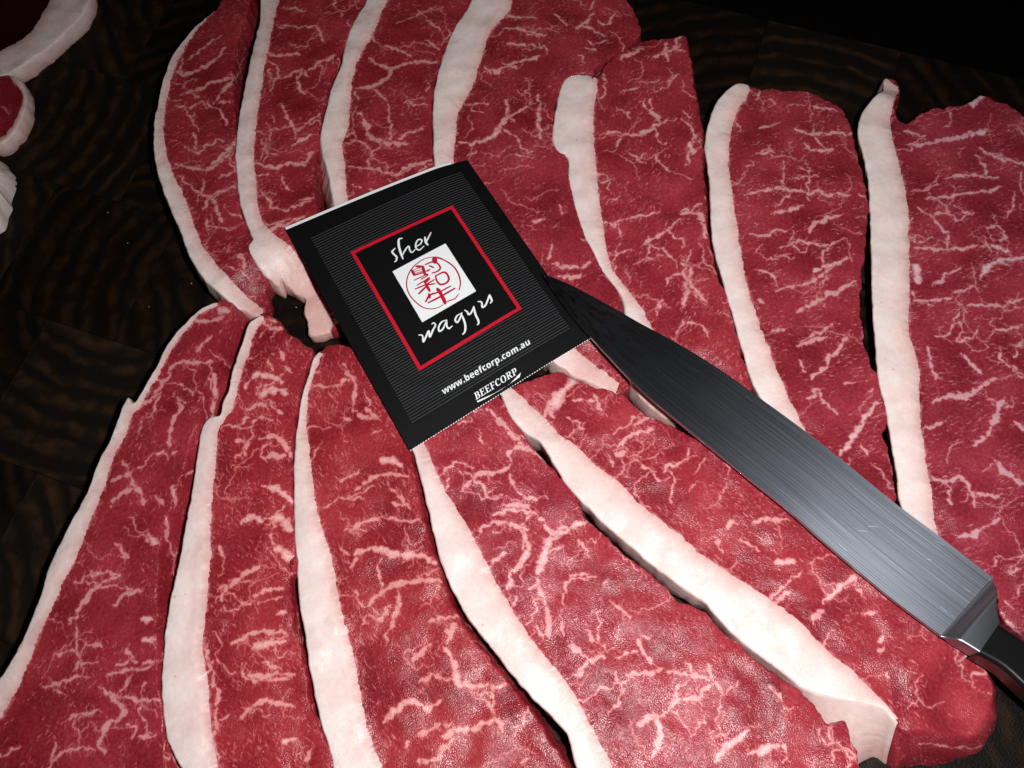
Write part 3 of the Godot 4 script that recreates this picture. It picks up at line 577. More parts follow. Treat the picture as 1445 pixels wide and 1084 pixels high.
func wood_texture(s: int) -> ImageTexture:
	var side := 512
	var warp := FastNoiseLite.new()
	warp.seed = s
	warp.frequency = 0.006
	warp.fractal_octaves = 3
	var band := FastNoiseLite.new()
	band.seed = s + 50
	band.frequency = 0.02
	band.fractal_octaves = 2
	var pores := noise_image(s + 9, 0.25, 2, side, side).get_data()
	var dust := noise_image(s + 19, 0.01, 3, side, side).get_data()
	var pith := [Vector2(-420, 300), Vector2(-260, -500), Vector2(760, -240), Vector2(260, 900)][s % 4] as Vector2
	var out := PackedByteArray()
	out.resize(side * side * 3)
	var dark := Color(0.006, 0.0045, 0.0038)
	var pale := Color(0.03, 0.0145, 0.007)
	for y in side:
		for x in side:
			var r := pith.distance_to(Vector2(x, y)) + warp.get_noise_2d(x, y) * 20.0
			var w := r / 80.0 + band.get_noise_1d(r * 0.5) * 0.3
			var f := fposmod(w, 1.0)
			var t := pow(0.5 - 0.5 * cos(TAU * f), 1.6)
			t = clampf(t * clampf((dust[y * side + x] - 50) / 130.0, 0.3, 1.0) + (pores[y * side + x] - 128) / 900.0, 0.0, 1.0)
			var c := dark.lerp(pale, t).linear_to_srgb()
			var j := (y * side + x) * 3
			out[j] = int(c.r * 255)
			out[j + 1] = int(c.g * 255)
			out[j + 2] = int(c.b * 255)
	return ImageTexture.create_from_image(Image.create_from_data(side, side, false, Image.FORMAT_RGB8, out))


func block_mesh(a: float, h: float, turn: int) -> ArrayMesh:
	var acc := Acc.new()
	var g := a * 0.5 - 0.08
	var c := g - 0.12
	var corners := [Vector2(-1, -1), Vector2(1, -1), Vector2(1, 1), Vector2(-1, 1)]
	var uv := []
	for k in 4:
		uv.append((corners[(k + turn) % 4] + Vector2.ONE) * 0.5)
	var at := func(k: int, r: float, y: float) -> Vector3: return Vector3(corners[k % 4].x * r, y, corners[k % 4].y * r) * MM
	acc.grid([PackedVector3Array([at.call(0, c, 0.0), at.call(1, c, 0.0)]), PackedVector3Array([at.call(3, c, 0.0), at.call(2, c, 0.0)])], Vector3.UP, [[uv[0], uv[1]], [uv[3], uv[2]]])
	for k in 4:
		var o: Vector2 = (corners[k] + corners[(k + 1) % 4]) * 0.5
		var u := [uv[k], uv[(k + 1) % 4]]
		acc.grid([PackedVector3Array([at.call(k, c, 0.0), at.call(k + 1, c, 0.0)]), PackedVector3Array([at.call(k, g, -0.12), at.call(k + 1, g, -0.12)])], Vector3(o.x, 1, o.y), [u, u])
		acc.grid([PackedVector3Array([at.call(k, g, -0.12), at.call(k + 1, g, -0.12)]), PackedVector3Array([at.call(k, g, -h), at.call(k + 1, g, -h)])], Vector3(o.x, 0, o.y), [u, u])
	return acc.mesh()


func make_board() -> void:
	var e := points(BOARD_EDGE)
	var along := (e[1] - e[0]).normalized()
	var root := thing("chopping_board", "dark end grain wooden chopping board under all the meat", "chopping board", "", Vector3(e[0].x, 0, e[0].y) * MM)
	root.rotation.y = -along.angle()
	var size := 71.0
	var meshes := []
	for t in 4:
		meshes.append(block_mesh(size, 45.0, t))
	var mats := []
	var bump := noise_image(77, 0.12, 3, 512, 512)
	bump.bump_map_to_normal_map(2.0)
	var bump_texture := ImageTexture.create_from_image(bump)
	for t in 4:
		for k in 2:
			var m := StandardMaterial3D.new()
			m.resource_name = "end grain"
			m.albedo_texture = wood_texture(t) if k == 0 else mats[t * 2].albedo_texture
			m.albedo_color = Color.WHITE if k == 0 else Color(0.8, 0.78, 0.76)
			m.roughness = 0.5
			m.metallic_specular = 0.22
			m.normal_enabled = true
			m.normal_texture = bump_texture
			m.normal_scale = 0.5
			mats.append(m)
	var r := RandomNumberGenerator.new()
	r.seed = 5
	for row in 8:
		for col in range(-6, 4):
			var b := part("wood_block", meshes[r.randi() % 4], mats[r.randi() % 8], root)
			b.position = Vector3(size * (col + 0.5 + 0.5 * (row % 2)), r.randf_range(-0.25, 0.0), size * (row + 0.5)) * MM


# ---------------------------------------------------------------- meat

func inside(p: Vector2, poly: PackedVector2Array) -> bool:      # three tries: a ray that grazes a corner miscounts
	var n := 0
	for o in [Vector2(0.0013, 0.0007), Vector2(-0.0171, 0.0113), Vector2(0.0119, -0.0193)]:
		if Geometry2D.is_point_in_polygon(p + o, poly):
			n += 1
	return n > 1


func nearest(p: Vector2, line: PackedVector2Array) -> float:
	var best := 1e9
	for q in line:
		best = minf(best, p.distance_squared_to(q))
	return sqrt(best)


func make_steak(d: Dictionary) -> void:
	var fat_ctrl := points(d.fat)
	var ctrl := fat_ctrl.duplicate()
	ctrl.append_array(points(d.rest))
	var seam_ctrl := points(d.seam)
	var n_ctrl := ctrl.size()
	var middle := Vector2.ZERO
	for p in ctrl:
		middle += p / n_ctrl
	# the outline, evenly stepped and a little ragged
	var line := PackedVector2Array()
	var is_fat := []
	for i in n_ctrl:
		var a := ctrl[i]
		var b := ctrl[(i + 1) % n_ctrl]
		var n := maxi(1, ceili(a.distance_to(b) / 1.3))
		for k in n:
			line.append(curve_point(ctrl[(i - 1 + n_ctrl) % n_ctrl], a, b, ctrl[(i + 2) % n_ctrl], float(k) / n))
			is_fat.append(i < fat_ctrl.size() - 1)
	var count := line.size()
	var area := 0.0
	for i in count:
		area += line[i].cross(line[(i + 1) % count])
	var turn := signf(area)
	var out_dir := PackedVector2Array()
	for i in count:
		var t := (line[(i + 3) % count] - line[(i - 3 + count) % count]).normalized()
		out_dir.append(Vector2(t.y, -t.x) * turn)
	for i in count:
		var p := line[i]
		var amp := 0.3 if is_fat[i] else 0.8
		line[i] += out_dir[i] * (ragged.get_noise_2dv(p * 0.7) + (0.2 if is_fat[i] else 0.5) * ragged.get_noise_2dv(p * 2.2)) * amp
	var seam := smooth_open(seam_ctrl, 0.75)
	for i in seam.size():
		seam[i] += Vector2(ragged.get_noise_2d(seam[i].x * 0.8, seam[i].y * 0.8), ragged.get_noise_2d(seam[i].y * 0.8, seam[i].x * 0.8 + 50.0)) * 0.5 + Vector2(rng.randfn(), rng.randfn()) * 0.07
	var seam_coarse := PackedVector2Array()
	for i in range(0, seam.size(), 3):
		seam_coarse.append(seam[i])
	var fat_poly := PackedVector2Array()
	for i in count:
		if is_fat[i]:
			fat_poly.append(line[i] + out_dir[i] * 1.0)
	for i in seam.size():
		fat_poly.append(seam[seam.size() - 1 - i])

	var h: float = d.height
	var height := func(p: Vector2) -> float:
		var s := nearest(p, seam_coarse)
		var y: float = h + lumps.get_noise_2dv(p) * 0.95
		for z in d.droop:
			y -= z[3] * (1.0 - smoothstep(z[2] * 0.3, z[2], p.distance_to(Vector2(z[0], z[1]) * 0.1)))
		if inside(p, fat_poly):
			return y + ragged.get_noise_2dv(p * 0.5) * 0.05 + 0.45 * smoothstep(0.0, 2.5, s)
		return y + ragged.get_noise_2dv(p * 0.7) * 0.22 - 0.9 * exp(-s / 5.0) * smoothstep(-0.5, 1.2, s)

	var vert := PackedVector3Array()
	var uv2 := PackedVector2Array()
	# rings from the board up over the rounded rim: offset, height as a share or below the top
	var profile := [[-1.2, 0.0, 0.0], [0.5, 0.3, 0.0], [0.55, 0.62, 0.0], [0.4, 1.0, 1.6], [0.1, 1.0, 0.5], [-0.6, 1.0, 0.06]]
	var top_at := []
	for i in count:
		top_at.append(height.call(line[i]))
	var skirt: Vector3 = d.skirt
	var skirt_dir := Vector2(skirt.x, skirt.y).normalized()
	var lean := PackedVector2Array()
	for i in count:
		lean.append(out_dir[i] * (1.2 + skirt.z * pow(maxf(0.0, out_dir[i].dot(skirt_dir)), 3.0 if skirt.z > 10.0 else 1.0) - d.under.z * pow(maxf(0.0, out_dir[i].dot(Vector2(d.under.x, d.under.y).normalized())), 5.0)))
	for z in d.flare:
		for i in count:
			lean[i] += Vector2(z[4], z[5]) * 0.1 * z[3] * (1.0 - smoothstep(z[2] * 0.35, z[2], line[i].distance_to(Vector2(z[0], z[1]) * 0.1)))
	for i in count:
		var sum := Vector2.ZERO
		for k in range(-7, 8):
			sum += lean[(i + k + count) % count] / 15.0
		lean[i] = sum if skirt.z > 5.0 else lean[i]
	for r in profile.size():
		for i in count:
			var y: float = top_at[i] * profile[r][1] - profile[r][2]
			var low := clampf(1.0 - y / h, 0.0, 1.0)
			var off: float = profile[r][0] + ragged.get_noise_3d(line[i].x * 0.6, y * 0.8, line[i].y * 0.6) * 1.1 * smoothstep(0.02, 0.3, low)
			var p := line[i] + out_dir[i] * off + lean[i] * low
			vert.append(Vector3(p.x, y, p.y))
			uv2.append(line[i] + out_dir[i] * (profile[r][0] if r == 5 else (top_at[i] - y) * 1.05))
	var last := (profile.size() - 1) * count
	var rim := PackedVector2Array()
	for i in count:
		rim.append(Vector2(vert[last + i].x, vert[last + i].z))
	# the cut face: seam and an uneven lattice inside the rim
	var flat := rim.duplicate()
	var taken := {}
	for p in rim:
		taken[Vector2i((p / 1.4).floor())] = true
	for p in seam:
		if taken.has(Vector2i((p / 1.4).floor())) or not inside(p, rim):
			continue
		flat.append(p)
	for p in seam:
		taken[Vector2i((p / 1.4).floor())] = true
	var lo := rim[0]
	var hi := rim[0]
	for p in rim:
		lo = lo.min(p)
		hi = hi.max(p)
	var step := 2.3
	var row := 0
	var yy := lo.y
	while yy < hi.y:
		var xx := lo.x + (step * 0.5 if row % 2 else 0.0)
		while xx < hi.x:
			var p := Vector2(xx + rng.randf_range(-0.5, 0.5), yy + rng.randf_range(-0.5, 0.5))
			xx += step
			var cell := Vector2i((p / 1.4).floor())
			var near := false
			for cy in [-1, 0, 1]:
				for cx in [-1, 0, 1]:
					if taken.has(cell + Vector2i(cx, cy)):
						near = true
			if not near and inside(p, rim):
				flat.append(p)
		yy += step * 0.87
		row += 1
	for i in range(count, flat.size()):
		vert.append(Vector3(flat[i].x, height.call(flat[i]), flat[i].y))
		uv2.append(flat[i])
	var tris := [PackedInt32Array(), PackedInt32Array()]      # meat, fat
	for r in profile.size() - 1:
		for i in count:
			var j := (i + 1) % count
			var set_: PackedInt32Array = tris[1 if is_fat[i] else 0]
			var quad := [r * count + i, r * count + j, (r + 1) * count + j, (r + 1) * count + i]
			if turn < 0:
				set_.append_array([quad[0], quad[2], quad[1], quad[0], quad[3], quad[2]])
			else:
				set_.append_array([quad[0], quad[1], quad[2], quad[0], quad[2], quad[3]])
			tris[1 if is_fat[i] else 0] = set_
	var local := PackedVector2Array()
	for p in flat:
		local.append(p - lo)
	var cut := Geometry2D.triangulate_delaunay(local)
	for t in range(0, cut.size(), 3):
		var a := flat[cut[t]]
		var b := flat[cut[t + 1]]
		var c := flat[cut[t + 2]]
		var mid := (a + b + c) / 3.0
		if not inside(mid, rim):
			continue
		var k := 1 if inside(mid, fat_poly) else 0
		var ids := [cut[t], cut[t + 1], cut[t + 2]]
		for m in 3:
			ids[m] = last + ids[m]
		if (b - a).cross(c - a) < 0.0:
			ids = [ids[0], ids[2], ids[1]]
		tris[k].append_array(ids)
	# close the few gaps that the triangulation leaves
	var open := {}
	for k in 2:
		for t in range(0, tris[k].size(), 3):
			for m in 3:
				var a: int = tris[k][t + m]
				var b: int = tris[k][t + (m + 1) % 3]
				if a < last or b < last:
					continue
				var key := Vector2i(mini(a, b), maxi(a, b))
				open[key] = open.get(key, 0) + 1
	var links := {}
	for key in open:
		if open[key] % 2:
			for e in [[key.x, key.y], [key.y, key.x]]:
				if not links.has(e[0]):
					links[e[0]] = []
				links[e[0]].append(e[1])
	var filled := 0
	for start in links.keys():
		while not links[start].is_empty():
			var ring := [start]
			var at: int = start
			while true:
				if links[at].is_empty():
					break
				var to: int = links[at].pop_back()
				links[to].erase(at)
				if to == start:
					break
				ring.append(to)
				at = to
			if ring.size() < 3 or ring.size() > 12:
				continue
			for m in range(1, ring.size() - 1):
				var ids := [ring[0], ring[m], ring[m + 1]]
				var a := flat[ids[0] - last]
				var b := flat[ids[1] - last]
				var c := flat[ids[2] - last]
				if (b - a).cross(c - a) < 0.0:
					ids = [ids[0], ids[2], ids[1]]
				tris[1 if inside((a + b + c) / 3.0, fat_poly) else 0].append_array(ids)
				filled += 1
	# shared normals
	var nor := PackedVector3Array()
	nor.resize(vert.size())
	for set_ in tris:
		for t in range(0, set_.size(), 3):
			var f := (vert[set_[t + 2]] - vert[set_[t]]).cross(vert[set_[t + 1]] - vert[set_[t]])
			for m in 3:
				nor[set_[t + m]] += f
	var origin := lo - Vector2(27, 27)
	var root := thing(d.name, d.label, d.category, d.group, Vector3(middle.x, 0, middle.y) * MM)
	var meat_material := StandardMaterial3D.new()
	meat_material.resource_name = "meat"
	meat_material.albedo_texture = meat_texture(d, origin, hi - lo + Vector2(54, 54))
	meat_material.albedo_color = d.tone
	meat_material.roughness = 1.0
	meat_material.roughness_texture = meat_gloss
	meat_material.metallic_specular = 0.34
	meat_material.normal_enabled = true
	meat_material.normal_texture = meat_normal
	meat_material.normal_scale = 0.55
	for k in 2:
		var remap := {}
		var v := PackedVector3Array()
		var n := PackedVector3Array()
		var u := PackedVector2Array()
		var tint := PackedColorArray()
		var idx := PackedInt32Array()
		for q in tris[k]:
			if not remap.has(q):
				remap[q] = v.size()
				v.append((vert[q] - Vector3(middle.x, 0, middle.y)) * MM)
				n.append(nor[q].normalized())
				var s := nearest(Vector2(vert[q].x, vert[q].z), seam) if k else 0.0
				var inner := smoothstep(0.0, 1.5, s) * (1.0 - smoothstep(3.5, 8.0, s + 3.0 * ragged.get_noise_2d(vert[q].x * 0.2, vert[q].z * 0.2)))
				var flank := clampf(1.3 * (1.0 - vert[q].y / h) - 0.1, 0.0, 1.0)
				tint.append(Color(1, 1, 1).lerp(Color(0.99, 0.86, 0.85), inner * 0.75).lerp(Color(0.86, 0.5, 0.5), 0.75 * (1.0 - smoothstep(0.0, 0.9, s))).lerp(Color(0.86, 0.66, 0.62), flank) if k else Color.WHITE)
				for z in d.droop:
					if k:
						tint[tint.size() - 1] = tint[tint.size() - 1].lerp(Color(0.93, 0.66, 0.63), 0.7 * (1.0 - smoothstep(z[2] * 0.2, z[2] * 0.9, Vector2(vert[q].x, vert[q].z).distance_to(Vector2(z[0], z[1]) * 0.1))))
				u.append((uv2[q] - origin) / (Vector2(TEX_W, TEX_H) * PX))
			idx.append(remap[q])
		if idx.is_empty():
			continue
		var arrays := []
		arrays.resize(Mesh.ARRAY_MAX)
		arrays[Mesh.ARRAY_VERTEX] = v
		arrays[Mesh.ARRAY_NORMAL] = n
		arrays[Mesh.ARRAY_TEX_UV] = u
		arrays[Mesh.ARRAY_COLOR] = tint
		arrays[Mesh.ARRAY_INDEX] = idx
		var mesh := ArrayMesh.new()
		mesh.add_surface_from_arrays(Mesh.PRIMITIVE_TRIANGLES, arrays)
		part("fat_rim" if k else "lean_meat", mesh, fat_material if k else meat_material, root)


	if d.has("nub"):
		var blob := part("meat_flap", blob_mesh(points(MEAT_NUB), 15.0, 24.5, 0.3), meat_material, root)
		blob.position = -root.position
	if d.has("shred"):
		var at := points(TUFTS)[int(d.shred)]
		var o := part("fat_shred", shred_mesh(), fat_material, root)
		o.position = Vector3(at.x, h - 1.5, at.y) * MM - root.position


func shred_mesh() -> ArrayMesh:      # curled threads torn from the rim
	var acc := Acc.new()
	for i in 6:
		var p := Vector3(rng.randf_range(-1.2, 1.2), 0.0, rng.randf_range(-1.2, 1.2))
		var dir := Vector3(rng.randfn(), 0.7, rng.randfn()).normalized()
		var rows := []
		for k in 7:
			var r := 0.42 * (1.0 - k / 7.5)
			var side := dir.cross(Vector3(0.3, 0.2, 1.0)).normalized()
			var up := side.cross(dir)
			var row := PackedVector3Array()
			for a in 6:
				row.append((p + side * cos(TAU * a / 6.0) * r + up * sin(TAU * a / 6.0) * r) * MM)
			rows.append(row)
			dir = (dir + Vector3(rng.randfn(), rng.randfn() - 0.25, rng.randfn()) * 0.4).normalized()
			p += dir * 0.55
		acc.grid(rows, Vector3.ZERO, [], true)
	return acc.mesh()


func blob_mesh(outline: PackedVector2Array, low: float, high: float, rough: float) -> ArrayMesh:
	var line := smooth_open(outline, 0.8)
	if line[0].distance_to(line[line.size() - 1]) < 0.3:
		line.remove_at(line.size() - 1)
	var mid := Vector2.ZERO
	for p in line:
		mid += p / line.size()
	var rows := []
	for k in 9:
		var a := k / 8.0 * PI * 0.5
		var row := PackedVector3Array()
		for p in line:
			var q := mid + (p - mid) * (cos(a) * (1.0 + rough * 0.25 * lumps.get_noise_3d(p.x * 2.5, k * 2.0, p.y * 2.5)))
			var y := low + (high - low) * sin(a) * (1.0 + rough * 0.5 * ragged.get_noise_2d(q.x * 0.9, q.y * 0.9))
			row.append(Vector3(q.x, y, q.y) * MM)
		rows.append(row)
	var acc := Acc.new()
	acc.grid(rows, Vector3.ZERO, [], true)
	for i in acc.n.size():
		if acc.n[i].y < 0.0:
			acc.n[i] = -acc.n[i]
	return acc.mesh()


func make_lump() -> void:
	var o := part(numbered("fat_lump"), blob_mesh(points(FAT_LUMP), 0.2, 15.0, 0.35), fat_material, self)
	tag(o, "lumpy pale fat trimming at the left edge, below the round red trimming", "fat trimming", "trimmings at left edge of the board")


# ---------------------------------------------------------------- card

func fill_polygon(im: Image, poly: PackedVector2Array, c: Color) -> void:
	var lo := poly[0]
	var hi := poly[0]
	for p in poly:
		lo = lo.min(p)
		hi = hi.max(p)
	for y in range(maxi(0, int(lo.y)), mini(im.get_height(), int(hi.y) + 2)):
		var xs := []
		for i in poly.size():
			var a := poly[i]
			var b := poly[(i + 1) % poly.size()]
			if (a.y <= y + 0.5) != (b.y <= y + 0.5):
				xs.append(a.x + (y + 0.5 - a.y) / (b.y - a.y) * (b.x - a.x))
		xs.sort()
		for k in range(0, xs.size() - 1, 2):
			im.fill_rect(Rect2i(roundi(xs[k]), y, maxi(0, roundi(xs[k + 1]) - roundi(xs[k])), 1), c)


func stroke(im: Image, path: PackedVector2Array, w: float, c: Color, taper: float) -> void:
	var p := smooth_open(path, 1.6)
	for i in p.size():
		var t := float(i) / maxi(1, p.size() - 1)
		var k := lerpf(1.0, minf(1.0, 0.45 + 2.2 * minf(t, 1.0 - t)), taper)
		dab(im, p[i], w * 0.5 * k, 1.2, c, -1)


func band(im: Image, a: Vector2, b: Vector2, w: float, c: Color) -> void:
	var s := (b - a).normalized().orthogonal() * w * 0.5
	fill_polygon(im, PackedVector2Array([a + s, b + s, b - s, a - s]), c)


func print_text(im: Image, text: String, where: PackedVector2Array, font: Font, c: Color, cap: float, lean: float) -> void:
	var tm := TextMesh.new()
	tm.text = text
	tm.font = font
	tm.font_size = 64
	tm.pixel_size = 1.0
	tm.depth = 0.0
	tm.curve_step = 1.0
	tm.horizontal_alignment = HORIZONTAL_ALIGNMENT_LEFT
	var arrays := tm.get_mesh_arrays() if tm.get_surface_count() else []
	if arrays.is_empty():
		return
	var v: PackedVector3Array = arrays[Mesh.ARRAY_VERTEX]
	var idx = arrays[Mesh.ARRAY_INDEX]
	var lo := Vector2(1e9, 1e9)
	var hi := -lo
	for p in v:
		lo = lo.min(Vector2(p.x, p.y))
		hi = hi.max(Vector2(p.x, p.y))
	var base := 0.0      # the baseline: lowest point of the first letter
	var least := 1e9
	for p in v:
		if p.x < lo.x + 10.0:
			least = minf(least, p.y)
	base = least
	var ax := (where[1] - where[0]) / (hi.x - lo.x)
	var ay := (where[2] - where[0]) / cap
	ay += ax * lean
	var n: int = idx.size() if idx else v.size()
	for t in range(0, n, 3):
		var poly := PackedVector2Array()
		for m in 3:
			var q: Vector3 = v[idx[t + m]] if idx else v[t + m]
			poly.append(where[0] + ax * (q.x - lo.x) + ay * (q.y - base))
		fill_polygon(im, poly, c)


func card_texture() -> ImageTexture:
	var im := Image.create_empty(CARD_W, CARD_H, false, Image.FORMAT_RGBA8)
	im.fill(rgb(11, 11, 12))
	var q := raw(CARD_STRIPES)
	var n := 76
	for i in n + 1:
		var t := float(i) / n
		band(im, q[0].lerp(q[3], t), q[1].lerp(q[2], t), 4.6, rgb(60, 61, 63))
	var f := raw(CARD_FRAME)
	fill_polygon(im, f, rgb(10, 10, 11))
	var red := rgb(196, 20, 42)
	for i in 4:
		var d := (f[(i + 1) % 4] - f[i]).normalized() * 9.0
		band(im, f[i] - d, f[(i + 1) % 4] + d, 20.0, red)
	var white := rgb(236, 238, 238)
	fill_polygon(im, raw(CARD_WHITE), white)
	for s in CARD_SEAL:
		stroke(im, raw(s, 1), s[0] * 1.5, rgb(178, 26, 56), 0.45)
	for s in CARD_SCRIPT:
		stroke(im, raw(s, 1), s[0] * 1.35, white, 0.75)
	var sans := SystemFont.new()
	sans.font_names = PackedStringArray(["Droid Sans"])
	sans.font_weight = 700
	var serif := SystemFont.new()
	serif.font_names = PackedStringArray(["Droid Serif"])
	serif.font_weight = 700
	print_text(im, "www.beefcorp.com.au", raw(CARD_ADDRESS), sans, white, 48.0, 0.0)
	print_text(im, "BEEFCORP", raw(CARD_MAKER), serif, white, 46.0, 0.0)
	fill_polygon(im, raw(CARD_WEDGE), white)
	return ImageTexture.create_from_image(im)


func make_card() -> void:
	var c := points(CARD_CORNERS)
	var mid := (c[0] + c[1] + c[2] + c[3]) * 0.25
	var root := thing("printed_card", "black printed card with red square frame and white lettering, lying across the steaks", "card", "", Vector3(mid.x, 0, mid.y) * MM)
	var place := func(u: float, v: float) -> Vector2:
		return c[0].lerp(c[1], u).lerp(c[3].lerp(c[2], u), v) - mid
	var lift := func(u: float, v: float) -> float:
		return 25.4 - 1.0 * smoothstep(0.7, 1.0, u) * v - 2.8 * smoothstep(0.8, 1.06, u) * (1.0 - v) + 1.3 * sin(PI * u) * (1.0 - v) * 0.7 - 0.4 * smoothstep(0.9, 1.0, v)
	var sheet := func(y: float, v0: float, v1: float, u1: float) -> Array:
		var rows := []
		for r in 25:
			var row := PackedVector3Array()
			var v := lerpf(v0, v1, r / 24.0)
			for k in 25:
				var u := u1 * k / 24.0
				var p: Vector2 = place.call(u, v)
				row.append(Vector3(p.x, float(lift.call(u, v)) + y, p.y) * MM)
			rows.append(row)
		return rows
	var m := StandardMaterial3D.new()
	m.resource_name = "printed card"
	m.albedo_texture = card_texture()
	m.roughness = 0.42
	m.metallic_specular = 0.4
	var top: Array = sheet.call(0.0, 0.0, 1.0, 1.0)
	var acc := Acc.new()
	acc.grid(top, Vector3.UP)
	part("printed_face", acc.mesh(), m, root)
	var paper := StandardMaterial3D.new()
	paper.resource_name = "white card stock"
	paper.albedo_color = rgb(232, 233, 233)
	paper.roughness = 0.7
	# the leaf folded behind: shows as a white line beyond the top edge
	acc = Acc.new()
	var back: Array = sheet.call(-0.12, -0.0125, 0.985, 0.915)
	var under: Array = sheet.call(-0.75, -0.0125, 0.985, 0.915)
	acc.grid(back, Vector3.UP)
	acc.grid(under, Vector3.DOWN)
	acc.grid([back[0], under[0]], Vector3(0, 0.3, -1))
	acc.grid([back[24], under[24]], Vector3(0, 0, 1))
	part("white_back_leaf", acc.mesh(), paper, root)
	# torn perforation along the lower edge
	acc = Acc.new()
	var teeth := 74
	for i in teeth:
		var a := (i + 0.12) / teeth
		var b := (i + 0.62) / teeth
		var o := 1.0024 + 0.0012 * ragged.get_noise_1d(i * 7.0)
		var p0: Vector2 = place.call(a, 0.9995)
		var p1: Vector2 = place.call(b, 0.9995)
		var p2: Vector2 = place.call(b, o)
		var p3: Vector2 = place.call(a, o)
		var y: float = lift.call(a, 1.0) - 0.02
		acc.grid([PackedVector3Array([Vector3(p0.x, y, p0.y) * MM, Vector3(p1.x, y, p1.y) * MM]), PackedVector3Array([Vector3(p3.x, y - 0.06, p3.y) * MM, Vector3(p2.x, y - 0.06, p2.y) * MM])], Vector3.UP)
	part("perforated_edge", acc.mesh(), paper, root)


# ---------------------------------------------------------------- knife

func resample(a: PackedVector2Array, n: int) -> PackedVector2Array:
	var fine := smooth_open(a, 1.0)
	var at := [0.0]
	for i in fine.size() - 1:
		at.append(at[i] + fine[i].distance_to(fine[i + 1]))
	var out := PackedVector2Array()
	var k := 0
	for i in n:
		var t: float = at[at.size() - 1] * i / (n - 1)
		while k < fine.size() - 2 and at[k + 1] < t:
			k += 1
		out.append(fine[k].lerp(fine[k + 1], clampf((t - at[k]) / maxf(at[k + 1] - at[k], 1e-6), 0.0, 1.0)))
	return out


func steel(rough: float, brushed: Texture2D, amount: float) -> StandardMaterial3D:
	var m := StandardMaterial3D.new()
	m.resource_name = "steel"
	m.albedo_color = rgb(176, 180, 188)
	m.metallic = 1.0
	m.roughness = rough
	if brushed:
		m.normal_enabled = true
		m.normal_texture = brushed
		m.normal_scale = amount
		m.anisotropy_enabled = true
		m.anisotropy = 0.8
		m.uv1_scale = Vector3(1, 1, 1)
	return m


func blade_print() -> Array:      # grind lines, fine scratches and a brown film of juice towards the tip: colour and roughness
	var w := 256
	var h := 1024
	var lines := noise_image(61, 0.4, 2, w, 1024)
	lines.resize(w, 10, Image.INTERPOLATE_NEAREST)
	lines.resize(w, h, Image.INTERPOLATE_CUBIC)
	var grey := lines.get_data()
	var film := noise_image(62, 0.02, 3, w, h).get_data()
	var colour := Image.create_empty(w, h, false, Image.FORMAT_RGBA8)
	var rough := Image.create_empty(w, h, false, Image.FORMAT_RGBA8)
	for y in h:
		for x in w:
			var k := y * w + x
			var steel_tone := 0.7 + (grey[k] - 128) / 3500.0
			var f := clampf((film[k] - 120) / 70.0, 0.0, 1.0) * (1.0 - smoothstep(90.0, 420.0, y)) * 0.75
			var c := Color(steel_tone, steel_tone * 1.03, steel_tone * 1.1).lerp(Color(0.3, 0.2, 0.11), f)
			colour.set_pixel(x, y, c)
			var r := 0.275 + (grey[k] - 128) / 2600.0 + f * 0.12
			rough.set_pixel(x, y, Color(r, r, r))
	for i in 14:
		var p := Vector2(rng.randf() * w, 120.0 + rng.randf() * (h - 130.0))
		var dir := Vector2.from_angle(PI / 2 + rng.randfn(0.0, 0.5))
		for k in rng.randi_range(5, 26):
			dab(colour, p, 0.5, 1.2, Color(0.72, 0.74, 0.77, 0.2), 0)
			dab(rough, p, 0.6, 1.2, Color(0.5, 0.5, 0.5, 0.5), 0)
			p += dir
	return [ImageTexture.create_from_image(colour), ImageTexture.create_from_image(rough)]


